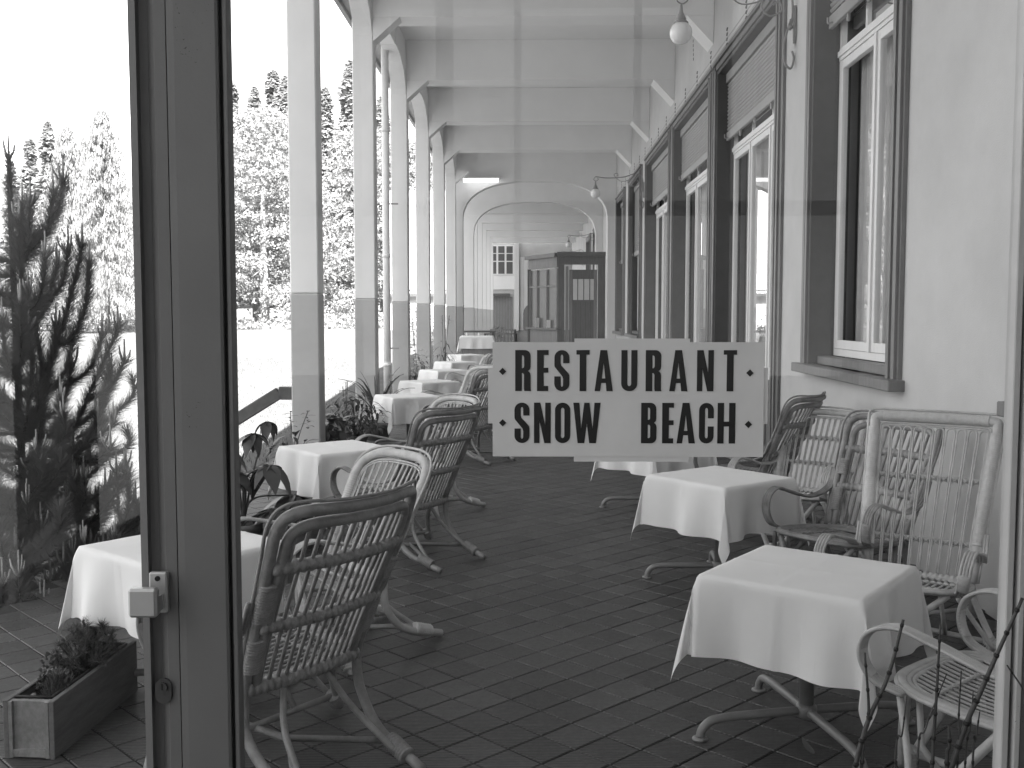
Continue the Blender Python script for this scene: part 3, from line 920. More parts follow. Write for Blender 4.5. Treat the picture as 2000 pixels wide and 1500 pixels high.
    # arms: flat bands of four canes that flow down the back post, sweep forward and loop to the seat
    for sg in (-1, 1):
        q = MB()
        pt = BP(sg, .52 if style != 'square' else .30); pm = BP(sg, .36 if style != 'square' else .16)
        zl = -.10 if style == 'square' else 0
        key = [pt+Vector((sg*.02, .012, 0)), pm+Vector((sg*.03, .03, -.01)), Vector((sg*.315, -.14, .535+zl)), Vector((sg*.325, .06, .585+zl)), Vector((sg*.33, .19, .61+zl)), Vector((sg*.33, .285, .57+zl)),
               Vector((sg*.325, .31, .49+zl*.8)), Vector((sg*.31, .27, .415+zl*.7)), Vector((sg*.285, .18, .385+zl*.7))]
        if style == 'bow': key = [Vector((v.x, v.y if v.y < 0 else v.y*.72, v.z)) for v in key]
        sp = spline(key, 6)
        for k in range(4):
            q.tube([v + Vector((sg*(k-1.5)*.0135, 0, 0)) for v in sp], .0075, 6)
        ao = q.build('arm', m, root)
        q2 = MB(); seg = sp[34:42]
        pp, rs = ringed(seg, .027, .001); q2.tube(pp, rs, 10, flat=.42, upv=(0, 1, 0))
        q2.build('arm_binding', mw, ao)
    # legs: rear poles sweeping back, poles to the side feet, a V of poles to the front foot
    for sg in (-1, 1):
        q = MB(); a = BP(sg, .05)
        q.tube(spline([a, Vector((sg*.255, yb+.0, .30)), Vector((sg*.26, yb-.02, .2)), Vector((sg*.245, yb-.13, .09)), Vector((sg*.22, yb-.36, .018))], 6), .0185, 8)
        q.tube(spline([Vector((sg*.09, yb-.005, p['zb']-.02)), Vector((sg*.15, yb-.08, .2)), Vector((sg*.205, yb-.25, .055))], 6), .012, 8)
        lg = q.build('rear_leg', m, root)
        pth = [Vector((sg*(.232-.012*i/4), yb-.19-.10*i/4, .077-.034*i/4)) for i in range(5)]
        pp, rs = ringed(pth, .031, .0028); MB().tube(pp, rs, 10).build('leg_binding', mw, lg)
        q = MB()
        q.tube(spline([Vector((sg*.27, -.12, zf-.05)), Vector((sg*.33, -.02, .2)), Vector((sg*.44, .06, .018))], 6), .016, 8)
        q.tube(spline([Vector((sg*.28, .2, zf-.03)), Vector((sg*.33, .14, .2)), Vector((sg*.42, .08, .05))], 6), .012, 8)
        lg = q.build('side_leg', m, root)
        pth = [Vector((sg*(.385+.045*i/4), .04+.018*i/4, .085-.05*i/4)) for i in range(5)]
        pp, rs = ringed(pth, .029, .0028); MB().tube(pp, rs, 10).build('leg_binding', mw, lg)
    q = MB()
    for sg in (-1, 1): q.tube(spline([Vector((sg*.24, .2, zf-.025)), Vector((sg*.13, .27, .2)), Vector((sg*.02, .33, .02))], 6), .0165, 8)
    lg = q.build('front_leg', m, root)
    pp, rs = ringed([Vector((0, .315+.01*i/4, .085-.06*i/4)) for i in range(5)], .034, .0015); MB().tube(pp, rs, 10).build('leg_binding', mw, lg)
    q = MB()
    q.tube([(0, .30, .07), (0, .05, .075), (0, -.15, .08)], .014, 8); q.tube([(-.40, .05, .075), (0, .03, .085), (.40, .05, .075)], .013, 8)
    q.tube([(-.21, yb-.2, .082), (0, -.15, .085), (.21, yb-.2, .082)], .013, 8)
    q.build('stretcher', m, root)
    for sg in (-1, 1):
        MB().tube([(sg*.2, .18, zf-.03), (sg*.21, .16, .2), (sg*.20, .05, .08)], .011, 8).build('strut', m, root)
    return root
proto = {}
def facing(fx_, fy_): return math.atan2(fy_, fx_) - math.pi/2
CH = [  # style, x, y, facing vector, label
    ('bow', -.99, 3.64, (-.80, .60), 'nearest dark rattan chair, seen from behind at the left table'),
    ('round', -1.04, 4.74, (-.74, -.67), 'pale round-backed rattan chair across the nearest left table'),
    ('bow', -.92, 6.72, (-.82, .57), 'dark high-backed rattan chair at the second left table'),
    ('round', -.98, 8.15, (-.74, -.67), 'pale round-backed chair rising behind the second dark rattan chair'),
    ('bow', -.80, 11.2, (-.82, .57), 'dark rattan chair at the third left table, half behind its pale neighbour'),
    ('round', -.98, 13.0, (-.74, -.67), 'pale rattan chair by the third left table, left of the sign'),
    ('bow', -.86, 15.6, (-.82, .57), 'dark rattan chair by the fourth left table, its rail touching the sign'),
    ('round', -.98, 17.0, (-.74, -.67), 'pale rattan chair by the fifth left table, left of the sign'),
    ('bow', -.86, 20.0, (-.82, .57), 'farthest dark rattan chair on the left, below the serving cabinet'),
    ('round', 1.53, 3.27, (-.65, .76), 'pale rattan chair cut off by the right door jamb'),
    ('square', 1.83, 4.97, (-.55, -.83), 'tall pale rattan chair with a square back and hairpin sticks'),
    ('bow', 1.70, 5.62, (-.80, -.60), 'dark rattan chair mostly hidden behind the tall square-backed chair'),
    ('round', 1.80, 6.95, (-.62, -.78), 'pale round-backed rattan chair against the wall at the second right table'),
    ('bow', 1.60, 7.75, (-.80, .60), 'dark rattan chair partly covered by the right end of the sign'),
]
for (st, x, y, f, lab) in CH:
    if st not in proto: c = proto[st] = make_chair(st)
    else: c = copy_tree(proto[st])
    c.location = (x, y, 0); c.rotation_euler.z = facing(*f)
    tag(c, lab, 'rattan chair', 'rattan chairs in the gallery')

# ------------------------------------------------------------------ glass doors with the sign
def door_leaf(name, parts):
    r = empty(name, (0, 2.0, 0))
    return r
YD = 2.0
gd = empty('glass_door', (-1.15, YD, 0))
def LD(mb, name, m, parent):
    px, py, pz = parent.location if parent.parent is None else parent.parent.location
    mb.v = [(p[0]-px, p[1]-py, p[2]-pz) for p in mb.v]
    return mb.build(name, m, parent)
def door_frame(root, xa, xb, lst, rst):
    """xa..xb whole leaf; lst, rst stile widths"""
    q = MB()
    if lst:
        q.prism(lst, 'z', .02, 2.75)
    if rst:
        q.prism(rst, 'z', .02, 2.75)
    return q
# right stile of the left leaf: stepped profile seen from the viewer (y smaller = nearer)
stile = [(-.772, 2.03), (-.772, 1.985), (-.757, 1.982), (-.757, 2.0), (-.742, 2.004), (-.726, 1.990), (-.722, 1.985), (-.7005, 1.985), (-.7005, 2.03)]
q = MB().prism(stile, 'z', .02, 2.75)
LD(q, 'stile', M['frame_paint'], gd)
LD(MB().box(-1.62, -1.54, 1.985, 2.03, .02, 2.75, .004), 'stile', M['frame_paint'], gd)
q = MB(); q.box(-1.539, -.773, 1.987, 2.028, .02, .32, .004); q.box(-1.539, -.773, 1.987, 2.028, 2.52, 2.75, .004)
LD(q, 'rail', M['frame_paint'], gd)
LD(MB().sheet(-1.54, -.7725, 2.008, 2.008, .32, 2.52), 'pane', M['glass'], gd)
hp = LD(MB().box(-.752, -.716, 1.968, 1.984, 1.010, 1.092, .003), 'handle_plate', M['handle'], gd)
q = MB().box(-.778, -.722, 1.925, 1.948, 1.013, 1.070, .005); q.box(-.748, -.724, 1.9475, 1.9675, 1.02, 1.05)
LD(q, 'handle', M['handle'], gd)
q = MB(); nn = 14
q.v = []; 
prof = [(-.734+.0052*math.cos(2*math.pi*i/nn), 1.080+.0052*math.sin(2*math.pi*i/nn)) for i in range(nn)]
q.prism(prof, 'y', 1.9655, 1.9685)
LD(q, 'screw', M['frame_dark'], gd)
prof = [(-.732+.0165*math.cos(a), (.8585 if math.sin(a) >= 0 else .8405)+.0165*math.sin(a)) for a in [2*math.pi*(i+.5)/24 for i in range(24)]]
es = LD(MB().prism(prof, 'y', 1.979, 1.9845), 'keyhole_plate', M['lock'], gd)
prof = [(-.733+.010*math.cos(a), .858+.010*math.sin(a)) for a in [2*math.pi*i/18 for i in range(18)]]
q = MB().prism(prof, 'y', 1.974, 1.9785)
LD(q, 'lock_cylinder', M['lock'], gd)
q = MB().box(-.7345, -.7315, 1.9728, 1.9738, .853, .866); LD(q, 'keyhole', M['frame_dark'], gd)
tag(gd, 'grey glazed door leaf with a square handle, left of the wide post', 'glass door')

gp = empty('glazed_panel', (.17, YD, 0))
q = MB().prism([(-.6985, 2.03), (-.6985, 1.985), (-.684, 1.9835), (-.605, 1.9835), (-.600, 1.987), (-.600, 2.03)], 'z', .02, 2.75)
LD(q, 'stile', M['frame_paint'], gp)
LD(MB().box(-.5995, -.5935, 1.996, 2.02, .3, 2.55), 'glazing_seal', M['frame_dark'], gp)
LD(MB().box(-.593, -.583, 1.990, 2.022, .3, 2.55, .002), 'glazing_bead', M['frame_paint'], gp)
LD(MB().box(.928, .942, 1.985, 2.022, .3, 2.55, .002), 'glazing_bead', M['bead'], gp)
LD(MB().box(.9425, .9485, 2.0, 2.02, .3, 2.55), 'glazing_seal', M['frame_dark'], gp)
LD(MB().box(.949, .961, 1.978, 2.03, .02, 2.75, .002), 'glazing_bead', M['bead'], gp)
LD(MB().box(.9615, 1.10, 1.985, 2.03, .02, 2.75, .003), 'stile', M['frame_paint'], gp)
q = MB(); q.box(-.5998, .9486, 1.987, 2.028, .02, .299, .003); q.box(-.5998, .9486, 1.987, 2.028, 2.551, 2.75, .003)
LD(q, 'rail', M['frame_paint'], gp)
LD(MB().sheet(-.5935, .943, 2.008, 2.008, .3, 2.55), 'pane', M['glass'], gp)
tag(gp, 'large glazed panel carrying the restaurant sign, between the grey posts', 'glass panel')

# sign: frosted film on the viewer's side of the pane, cut black letters on top
sg_ = empty('restaurant_sign', (.19, 2.004, 1.43))
def LS(mb, name, m): 
    mb.v = [(p[0]-.19, p[1]-2.004, p[2]-1.43) for p in mb.v]
    return mb.build(name, m, sg_)
LS(MB().box(-.076, .454, 2.0012, 2.0020, 1.319, 1.544), 'film', M['film'])
LS(MB().box(.084, .309, 2.0024, 2.0032, 1.309, 1.551), 'film', M['film'])  # tall strip imitates the sign's doubled reflection in the pane
LS(MB().box(-.085, .462, 2.0036, 2.0044, 1.384, 1.494), 'film', M['film'])  # wide strip, likewise the sign's reflection built as film
def arc(cx, cz, rx, rz, a0, a1, n=8):
    return [(cx+rx*math.cos(R(a0+(a1-a0)*i/n)), cz+rz*math.sin(R(a0+(a1-a0)*i/n))) for i in range(n+1)]
S_ = .165   # stem
def glyph(ch):
    """outlines on a cap height of 1; first ring outer, others holes"""
    if ch == 'R':
        w = .38
        o = [(0,0),(S_,0),(S_,.44),(.19,.44)] + [(.215,.40),(.215,.0+.06),(.225,0),(w+.012,0),(w,.05),(w,.38),(w-.012,.44),(w-.04,.475),(w-.065,.49),(w-.04,.505),(w-.012,.54),(w,.60),(w,.84)] + arc(w-.14,.86,.14,.14,0,90,6) + [(0,1)]
        h = [(S_,.56),(.17,.56)] + arc(.185,.62,.035,.06,-90,0,4) + arc(.185,.80,.035,.07,0,90,4) + [(S_,.87)]
        return [o, h]
    if ch == 'E':
        w = .285
        return [[(0,0),(w-.01,0),(w-.01,.125),(S_,.125),(S_,.45),(w-.005,.45),(w-.005,.57),(S_,.57),(S_,.88),(w,.88),(w,1),(0,1)]]
    if ch == 'S':
        w = .37; t = .155
        o = [(w,.68),(w,.80)] + arc(w/2,.82,w/2,.18,0,180,12) + [(0,.66)] + arc(.12,.64,.12,.12,180,225,4) + [(w-t-.02,.36)] + [(w-t,.30),(w-t,.18)] + arc(w/2,.165,w/2-t,.06,0,-180,8) + [(t,.36),(0,.36),(0,.18)] + arc(w/2,.18,w/2,.18,180,360,12) + [(w,.36)] + arc(w-.13,.36,.13,.13,0,45,4) + [(t+.02,.62)] + [(t,.68),(t,.82)] + arc(w/2,.83,w/2-t,.06,180,0,8) + [(w-t,.68)]
        return [o]
    if ch == 'T':
        w = .325
        return [[(.08,0),(.08+S_,0),(.08+S_,.89),(w,.89),(w,1),(0,1),(0,.89),(.08,.89)]]
    if ch == 'A':
        w = .45
        return [[(0,0),(.135,0),(.165,.20),(.275,.20),(.295,0),(w,0),(.305,1),(.14,1)], [(.18,.31),(.262,.31),(.222,.70)]]
    if ch == 'U':
        w = .395; t = .15
        return [[(0,1),(0,.18)] + arc(w/2,.18,w/2,.18,180,360,12) + [(w,1),(w-t,1),(w-t,.19)] + arc(w/2,.185,w/2-t,.06,0,-180,8) + [(t,1)]]
    if ch == 'N':
        w = .41; t = .135
        return [[(0,0),(t,0),(t,.55),(w-.155,0),(w,0),(w,1),(w-t,1),(w-t,.45),(.155,1),(0,1)]]
    if ch == 'O':
        w = .375; t = .145
        return [arc(w/2,.18,w/2,.18,180,360,12) + arc(w/2,.82,w/2,.18,0,180,12), arc(w/2,.185,w/2-t,.06,180,360,8) + arc(w/2,.815,w/2-t,.06,0,180,8)]
    if ch == 'W':
        w = .67
        return [[(0,1),(.11,0),(.275,0),(.335,.48),(.395,0),(.56,0),(w,1),(w-.15,1),(.475,.36),(.40,1),(.27,1),(.195,.36),(.15,1)]]
    if ch == 'B':
        w = .38
        o = [(0,0)] + arc(w-.14,.14,.14,.14,-90,0,6) + [(w,.40),(w-.012,.455),(w-.04,.49),(w-.06,.505),(w-.045,.52),(w-.018,.55),(w-.008,.61),(w-.008,.85)] + arc(w-.15,.86,.14,.14,0,90,6) + [(0,1)]
        h1 = [(S_,.13),(.18,.13)] + arc(.19,.18,.035,.05,-90,0,4) + arc(.19,.40,.035,.06,0,90,4) + [(S_,.46)]
        h2 = [(S_,.58),(.18,.58)] + arc(.185,.63,.035,.05,-90,0,4) + arc(.185,.82,.035,.06,0,90,4) + [(S_,.88)]
        return [o, h1, h2]
    if ch == 'C':
        w = .36; t = .145
        return [[(w,.62),(w,.82)] + arc(w/2,.82,w/2,.18,0,180,12) + [(0,.18)] + arc(w/2,.18,w/2,.18,180,360,12) + [(w,.42),(w-t,.42),(w-t,.19)] + arc(w/2,.185,w/2-t,.06,0,-180,8) + arc(w/2,.815,w/2-t,.06,180,0,8) + [(w-t,.62)]]
    if ch == 'H':
        w = .435; t = .155
        return [[(0,0),(t,0),(t,.42),(w-t,.42),(w-t,0),(w,0),(w,1),(w-t,1),(w-t,.54),(t,.54),(t,1),(0,1)]]
def letter_obj(name, rings, x, z, sx, sz):
    cu = bpy.data.curves.new('letter_outline', 'CURVE'); cu.dimensions = '2D'; cu.fill_mode = 'BOTH'; cu.extrude = .0003
    for ring in rings:
        sp = cu.splines.new('POLY'); sp.points.add(len(ring)-1); sp.use_cyclic_u = True
        for i, (a, b) in enumerate(ring): sp.points[i].co = (a*sx, b*sz, 0, 1)
    tmp = bpy.data.objects.new('letter_outline', cu); col.objects.link(tmp)
    dg = bpy.context.evaluated_depsgraph_get(); dg.update()
    me = bpy.data.meshes.new_from_object(tmp.evaluated_get(dg))
    bpy.data.objects.remove(tmp); bpy.data.curves.remove(cu)
    me.name = name; me.materials.clear(); me.materials.append(M['ink'])
    o = link(name, me, sg_)
    o.rotation_euler = (R(90), 0, 0)
    o.location = (x-.19, 2.0005-2.004, z-1.43)
    return o
kx = .53/(1902-75); x00 = -.076
def px(u): return x00 + (u-75)*kx
def pz(v): return 1.544 - (v-58)*(.225/(842-58))
row1 = [('R',228),('E',375),('S',492),('T',640),('A',763),('U',942),('R',1106),('A',1265),('N',1450),('T',1628)]
row2 = [('S',223),('N',355),('O',497),('W',620),('B',1078),('E',1220),('A',1318),('C',1468),('H',1592)]
H1 = pz(112)-pz(392); H2 = pz(471)-pz(749)
for ch, u in row1: letter_obj('letter', glyph(ch), px(u), pz(392), H1*.985, H1)
for ch, u in row2: letter_obj('letter', glyph(ch), px(u), pz(749), H2*1.0, H2)
for (u, v) in ((143,258),(143,610),(1805,267),(1800,618)):
    s = 25
    letter_obj('diamond', [[(0,-s),(s,0),(0,s),(-s,0)]], px(u), pz(v), kx, .225/784)
tag(sg_, 'frosted sign on the pane reading RESTAURANT SNOW BEACH in black letters', 'sign')

# the glazed porch behind the viewer whose bars mirror in the pane
ps = empty('porch_screen', (0, -3.4, 0))
for x, wd in ((-2.1, .1), (-1.25, .05), (-.62, .12), (-.1, .05), (.75, .05), (1.35, .12), (2.3, .1)):
    MB().box(x-wd/2, x+wd/2, -.04, .04, 0, 5.55).build('mullion', M['frame_paint'], ps)
for z in (.2, 2.35): MB().box(-2.1, 2.3, -.035, .035, z-.05, z+.05).build('transom', M['frame_paint'], ps)
MB().box(-2.1, 2.3, -.03, .03, .0, .149).build('kick_board', M['frame_paint'], ps)
MB().box(-2.05, 2.25, -.02, .02, .2505, 1.15).build('lower_panel', M['frame_paint'], ps)  # added unseen panel, keeps bright mirrored bands off the floor
tag(ps, 'glazed porch screen behind the viewer, mirrored faintly in the pane', 'screen')

# ------------------------------------------------------------------ serving cabinet, kiosk and the far end
sb = empty('serving_cabinet', (-1.52, 28.3, 0))
q = MB().box(-.36, .40, -.28, .28, 0, .93, .01)
q.build('cabinet_body', M['wood_plank'], sb)
for k in range(4): MB().box(-.35+.185*k, -.17+.185*k, -.292, -.281, .08, .9, .004).build('door_panel', M['wood_plank'], sb)
tag(sb, 'wooden serving cabinet under a white cloth in front of the arch', 'cabinet')
cm = cloth_mesh(31, a=.45, over=.34, n=40, zt=1.0); 
cm.v = [(p[0], p[1]*.72, p[2]) for p in cm.v]
cl = link('tablecloth', cm.mesh('tablecloth'), None, (-1.50, 28.3, -.02)); cl.data.materials.append(M['cloth'])
tag(cl, 'white cloth draped over the wooden serving cabinet', 'tablecloth', 'white tablecloths')
for xx, lab in ((-1.78, 'left salt shaker on the cabinet cloth'), (-1.45, 'right salt shaker on the cabinet cloth')):
    o = link('shaker', MB().lathe([(.02, 0), (.024, .05), (.016, .075), (.008, .085)], n=10).mesh('shaker'), None, (xx, 28.15, .985)); o.data.materials.append(M['cloth'])
    tag(o, lab, 'shaker', 'shakers on the cabinet')

kx0, kx1 = .78, 2.2
kk = empty('wooden_kiosk', (1.5, 31.4, 0))
def LK(mb, name, m, parent=None):
    mb.v = [(p[0]-1.5, p[1]-31.4, p[2]) for p in mb.v]
    return mb.build(name, m, parent or kk)
# plan: front from (kx1,30.5) to (.95,30.5), slanted face to (-.05,32.4)
def wall_seg(a, b, z0, z1, t=.06):
    ax, ay = a; bx, by = b
    return MB().obox((ax, ay, (z0+z1)/2), (bx, by, (z0+z1)/2), t, z1-z0)
P0, P1, P2 = (kx1, 30.75), (.80, 30.75), (-.06, 32.6)
LK(wall_seg(P0, P1, 3.05, 3.38, .10), 'fascia', M['wood_kiosk'])
LK(wall_seg((kx1+.0, 30.68), (.76, 30.68), 3.30, 3.42, .16), 'cornice', M['wood_kiosk'])
LK(wall_seg(P1, P2, 2.98, 3.28, .10), 'fascia', M['wood_plank'])
LK(wall_seg((.74, 30.70), (-.16, 32.62), 3.28, 3.40, .14), 'cornice', M['wood_kiosk'])
LK(MB().prism([P0, P1, P2, (kx1, 32.6)], 'z', 3.385, 3.41), 'kiosk_roof', M['wood_kiosk'])
LK(MB().box(.80, .98, 30.72, 30.80, 0, 3.05), 'post', M['wood_kiosk']); LK(MB().box(1.02, 1.10, 30.70, 30.80, 0, 3.0), 'post', M['wood_plank']); LK(MB().box(kx1-.22, kx1, 30.72, 30.80, 0, 3.05), 'post', M['wood_kiosk'])
LK(MB().box(-.12, -.02, 32.5, 32.6, 0, 2.98), 'post', M['wood_kiosk'])
dr = LK(MB().box(1.13, kx1-.24, 30.76, 30.80, 0, 2.9), 'door', M['wood_kiosk'])
for (a, b) in ((1.14, 1.22), (kx1-.34, kx1-.25)): LK(MB().box(a, b, 30.745, 30.7595, .02, 2.88), 'door_stile', M['wood_plank'], kk)
LK(MB().box(1.24, 1.88, 30.752, 30.7595, 2.0, 2.62), 'door_window', M['film'])
for xx in (1.38, 1.56, 1.74): LK(MB().box(xx-.012, xx+.012, 30.742, 30.7515, 2.0, 2.62), 'window_bar', M['house_dark'])
for xx in (1.33, 1.47, 1.62, 1.77): LK(MB().box(xx-.004, xx+.004, 30.752, 30.7595, .3, 1.95), 'groove', M['frame_dark'])
q = MB().obox((.80, 30.75, .55), (-.06, 32.6, .55), .06, 1.08); LK(q, 'counter_front', M['wood_plank'])
q = MB().obox((.84, 30.70, 1.13), (-.08, 32.58, 1.13), .22, .05); LK(q, 'counter_top', M['wood_kiosk'])
q = MB().obox((.78, 30.80, 2.05), (-.04, 32.55, 2.05), .012, 1.78); LK(q, 'pane', M['house_dark'])
for t_ in (0.02, .36, .70, .98):
    xx, yy = .80-.86*t_, 30.72+1.85*t_
    LK(MB().box(xx-.035, xx+.035, yy-.035, yy+.035, 1.16, 2.93), 'glazing_post', M['wood_plank'])
q = MB().obox((.77, 30.76, 2.42), (-.06, 32.54, 2.42), .05, .05); LK(q, 'glazing_bar', M['wood_plank'])
tag(kk, 'brown wooden kiosk with a slanted counter window under the arch', 'kiosk')
for (xx, yy, zz, w_, h_, m_, lab) in ((.18, 31.9, 1.16, .13, .30, 'film', 'pale card standing on the kiosk counter, left'), (.52, 31.2, 1.16, .12, .24, 'cloth', 'white card standing on the kiosk counter, right')):
    o = MB().box(-w_/2, w_/2, -.02, .02, 0, h_).build('menu_card', M[m_]); o.location = (xx, yy, zz)
    tag(o, lab, 'card', 'cards on the kiosk counter')

# end building across the gallery
eb = empty('end_building', (-1, 62.2, 0))
def LE(mb, name, m, parent=None):
    mb.v = [(p[0]+1, p[1]-62.2, p[2]) for p in mb.v]
    return mb.build(name, m, parent or eb)
LE(MB().box(-9, 4.0, 62.6, 66, -.4, 9), 'wall', M['wall'])
LE(MB().box(-9, -.95, 62.52, 62.59, 3.05, 3.9), 'balcony_front', M['plaster'])
LE(MB().box(-9, -1.3, 62.2, 62.59, 2.62, 2.80), 'eave', M['wood_kiosk'])
xx = -5.0
while xx < -1.2:
    LE(MB().box(xx, xx+.165, 62.53, 62.59, -.35, 2.6), 'plank', M['wood_plank']); xx += .175
for x0 in (-4.35, -2.6):
    wf = LE(MB().box(x0, x0+1.55, 62.50, 62.59, 3.92, 5.75), 'window', M['white_wood'])
    for ix in range(3):
        for (z0, z1) in ((5.25, 5.66), (4.78, 5.2), (4.0, 4.72)):
            LE(MB().box(x0+.08+.5*ix, x0+.46+.5*ix, 62.49, 62.4995, z0, z1), 'pane', M['house_dark'], wf)
LE(MB().box(-1.05, -.75, 62.2, 62.55, -.3, 6.1), 'pilaster', M['plaster'])
xx = -.7
while xx < 1.2:
    LE(MB().box(xx, xx+.22, 62.45, 62.55, -.3, 5.0), 'plank', M['plaster']); xx += .235
LE(MB().prism([(-.5, -.3)] + arc(.5, 1.6, 1.0, .75, 180, 0, 10) + [(1.5, -.3)], 'y', 62.40, 62.44), 'arched_opening', M['wood_plank'])
tag(eb, 'pale building closing the far end, with a white barred window over wooden cladding', 'building')
# benches and slatted seats far down the gallery
def make_bench():
    r = empty('garden_bench')
    q = MB()
    for y in (-.18, .18):
        for x in (-.5, .5): q.box(x-.03, x+.03, y-.03, y+.03, 0, .42 if y < 0 else .95)
    q.build('bench_frame', M['dark_table'], r)
    for k in range(4): MB().box(-.53, .53, -.2+.1*k, -.12+.1*k, .421, .445).build('seat_plank', M['wood_plank'], r)
    for k in range(9): MB().box(-.47+.11*k, -.43+.11*k, .15, .17, .46, .92).build('back_stick', M['wood_plank'], r)
    MB().box(-.53, .53, .148, .172, .92, .97).build('top_rail', M['wood_plank'], r)
    return r
b0 = make_bench(); b0.location = (-1.0, 33.0, 0); b0.rotation_euler.z = R(185)
tag(b0, 'slatted wooden bench beyond the first arch', 'bench', 'benches beyond the arch')
b1 = copy_tree(b0); b1.location = (-1.1, 41.0, 0); b1.rotation_euler.z = R(170); b1['label'] = 'slatted wooden bench farther along behind the second arch'
dt = empty('garden_table', (-1.65, 31.5, 0))
MB().box(-.55, .55, -.4, .4, 1.02, 1.07).build('tabletop', M['dark_table'], dt)
for x in (-.48, .48):
    for y in (-.33, .33): MB().box(x-.03, x+.03, y-.03, y+.03, 0, 1.02).build('leg', M['dark_table'], dt)
tag(dt, 'dark wooden table standing just behind the serving cabinet', 'table')

# ------------------------------------------------------------------ plants in the gallery
def leaf_mesh(L, w, bend=.3, n=6, fold=.15):
    q = MB()
    for i in range(n+1):
        t = i/n; wd = w*math.sin(math.pi*min(1, t*.93+.07)**.8)*.5 if i < n else 0.0
        z = -bend*L*t*t; y = L*t*(1-.2*bend*t)
        q.v += [(-wd, y, z+fold*wd), (0, y, z), (wd, y, z+fold*wd)]
    for i in range(n):
        a = i*3
        q.f += [(a, a+1, a+4, a+3), (a+1, a+2, a+5, a+4)]; q.smooth += [True, True]
    return q
def place_leaf(me, parent, base, rz, tilt, s=1.0, name='leaf', roll=0):
    o = link(name, me, parent, base); o.rotation_euler = (tilt, roll, rz); o.scale = (s, s, s)
    return o
def leafm(L, w, bend, m, n=6):
    me = leaf_mesh(L, w, bend, n).mesh('leaf'); me.materials.append(M[m]); return me
# palmate plant by the second table
pp_ = empty('palmate_plant', (-1.93, 6.75, 0))
MB().lathe([(.09, 0), (.12, .16), (.13, .17), (.13, .2), (.115, .2), (.11, .17)], n=20).build('pot', M['pot'], pp_)
MB().lathe([(.108, .165), (.05, .178), (.0, .18)], n=16).build('soil', M['soil'], pp_)
lm = [leafm(.20, .085, .35, 'leaf'), leafm(.17, .075, .6, 'leaf'), leafm(.15, .06, .5, 'leaf_mid')]
stems = MB()
heads = [((.0,.0,.18),(.03,-.03,.5),(.20,-.08,.60), 1.1), ((.0,.0,.18),(-.02,.0,.55),(.07,.02,.80), .75), ((0,0,.18),(-.05,-.05,.40),(-.05,-.06,.56), .95), ((0,0,.18),(.05,.06,.35),(.30,.16,.36), 1.15), ((0,0,.18),(.0,.05,.45),(-.12,.10,.68), .8), ((0,0,.18),(.04,.1,.5),(.12,.2,.86), .6), ((0,0,.18),(.08,-.03,.25),(.22,-.02,.30), 1.0)]
for hd in heads:
    stems.tube(spline(hd[:3], 5), [.008]*6+[.006]*5, 6)
    a0 = rnd.random()*6
    for k in range(7):
        place_leaf(lm[k % 3], pp_, hd[2], a0+k*.9, R(-12-22*rnd.random()), hd[3]*(1.15+.35*rnd.random()))
stems.build('stem', M['leaf'], pp_)
tag(pp_, 'potted plant with big dark palmate leaves beside the second left table', 'plant')
# wooden box planter with moss and a gourd-like leaf
def make_box(Lx, Ly, Hh, name, msd='planter_side', mend='planter'):
    r = empty(name)
    t = .02
    MB().box(-Lx/2+t, Lx/2-t, -Ly/2, -Ly/2+t, .012, Hh, .002).build('end_board', M[mend], r)
    MB().box(-Lx/2+t, Lx/2-t, Ly/2-t, Ly/2, .012, Hh, .002).build('end_board', M[mend], r)
    for sg in (-1, 1):
        MB().box(sg*(Lx/2-t), sg*Lx/2, -Ly/2-.012, Ly/2+.012, 0, Hh+.004, .002).build('side_board', M[msd], r)
        MB().box(sg*(Lx/2-t)-sg*.0005, sg*(Lx/2-t)-sg*.014, -Ly/2-.013, -Ly/2-.0005, .004, Hh).build('corner_strip', M[mend], r)
    MB().box(-Lx/2+t+.0148, Lx/2-t-.0148, -Ly/2-.013, -Ly/2-.0005, .008, .035).build('base_strip', M[mend], r)
    q = MB(); a, b = Lx/2-t-.008, Ly/2-t-.008
    q.tube([(-a,-b,Hh+.004),(a,-b,Hh+.004),(a,b,Hh+.004),(-a,b,Hh+.004)], .006, 6, closed=True)
    q.build('liner', M['liner'], r)
    n = 16; s = MB()
    for j in range(n+1):
        for i in range(9):
            x = -a+2*a*i/8; y = -b+2*b*j/n
            s.v.append((x, y, Hh-.028+.02*noise.noise(Vector((x*25, y*25, 1)))))
    for j in range(n):
        for i in range(8): s.f.append((j*9+i, j*9+i+1, (j+1)*9+i+1, (j+1)*9+i)); s.smooth.append(True)
    s.build('soil', M['soil'], r)
    return r
bx = make_box(.30, .42, .2, 'planter_box', 'planter', 'planter'); bx.location = (-1.70, 7.0, 0); bx.rotation_euler.z = R(-38)
tag(bx, 'small wooden planter box on the floor under the palmate leaves', 'planter')
mo = MB()
for i in range(700):
    a = rnd.random()*6.28; rr = .12*math.sqrt(rnd.random()); x, y = rr*math.cos(a), rr*math.sin(a)*1.2; z = .19+.05*(1-(rr/.12)**2)+.01*rnd.random()
    d = .006+.006*rnd.random(); b = rnd.random()*6.28
    mo.add([(x-d*math.cos(b), y-d*math.sin(b), z), (x+d*math.cos(b), y+d*math.sin(b), z), (x+d*.5, y, z+.018)], [(0,1,2)])
mo.build('moss', M['leaf_mid'], bx, fixn=False)['kind'] = 'stuff'
bl = leafm(.30, .19, .5, 'leaf')
for k, (a, tl) in enumerate(((-1.0, 8), (-.2, 15), (.6, 5), (-2.0, 20))): place_leaf(bl, bx, (.05, .02, .20+.01*k), a, R(tl), 1.0-.1*k)
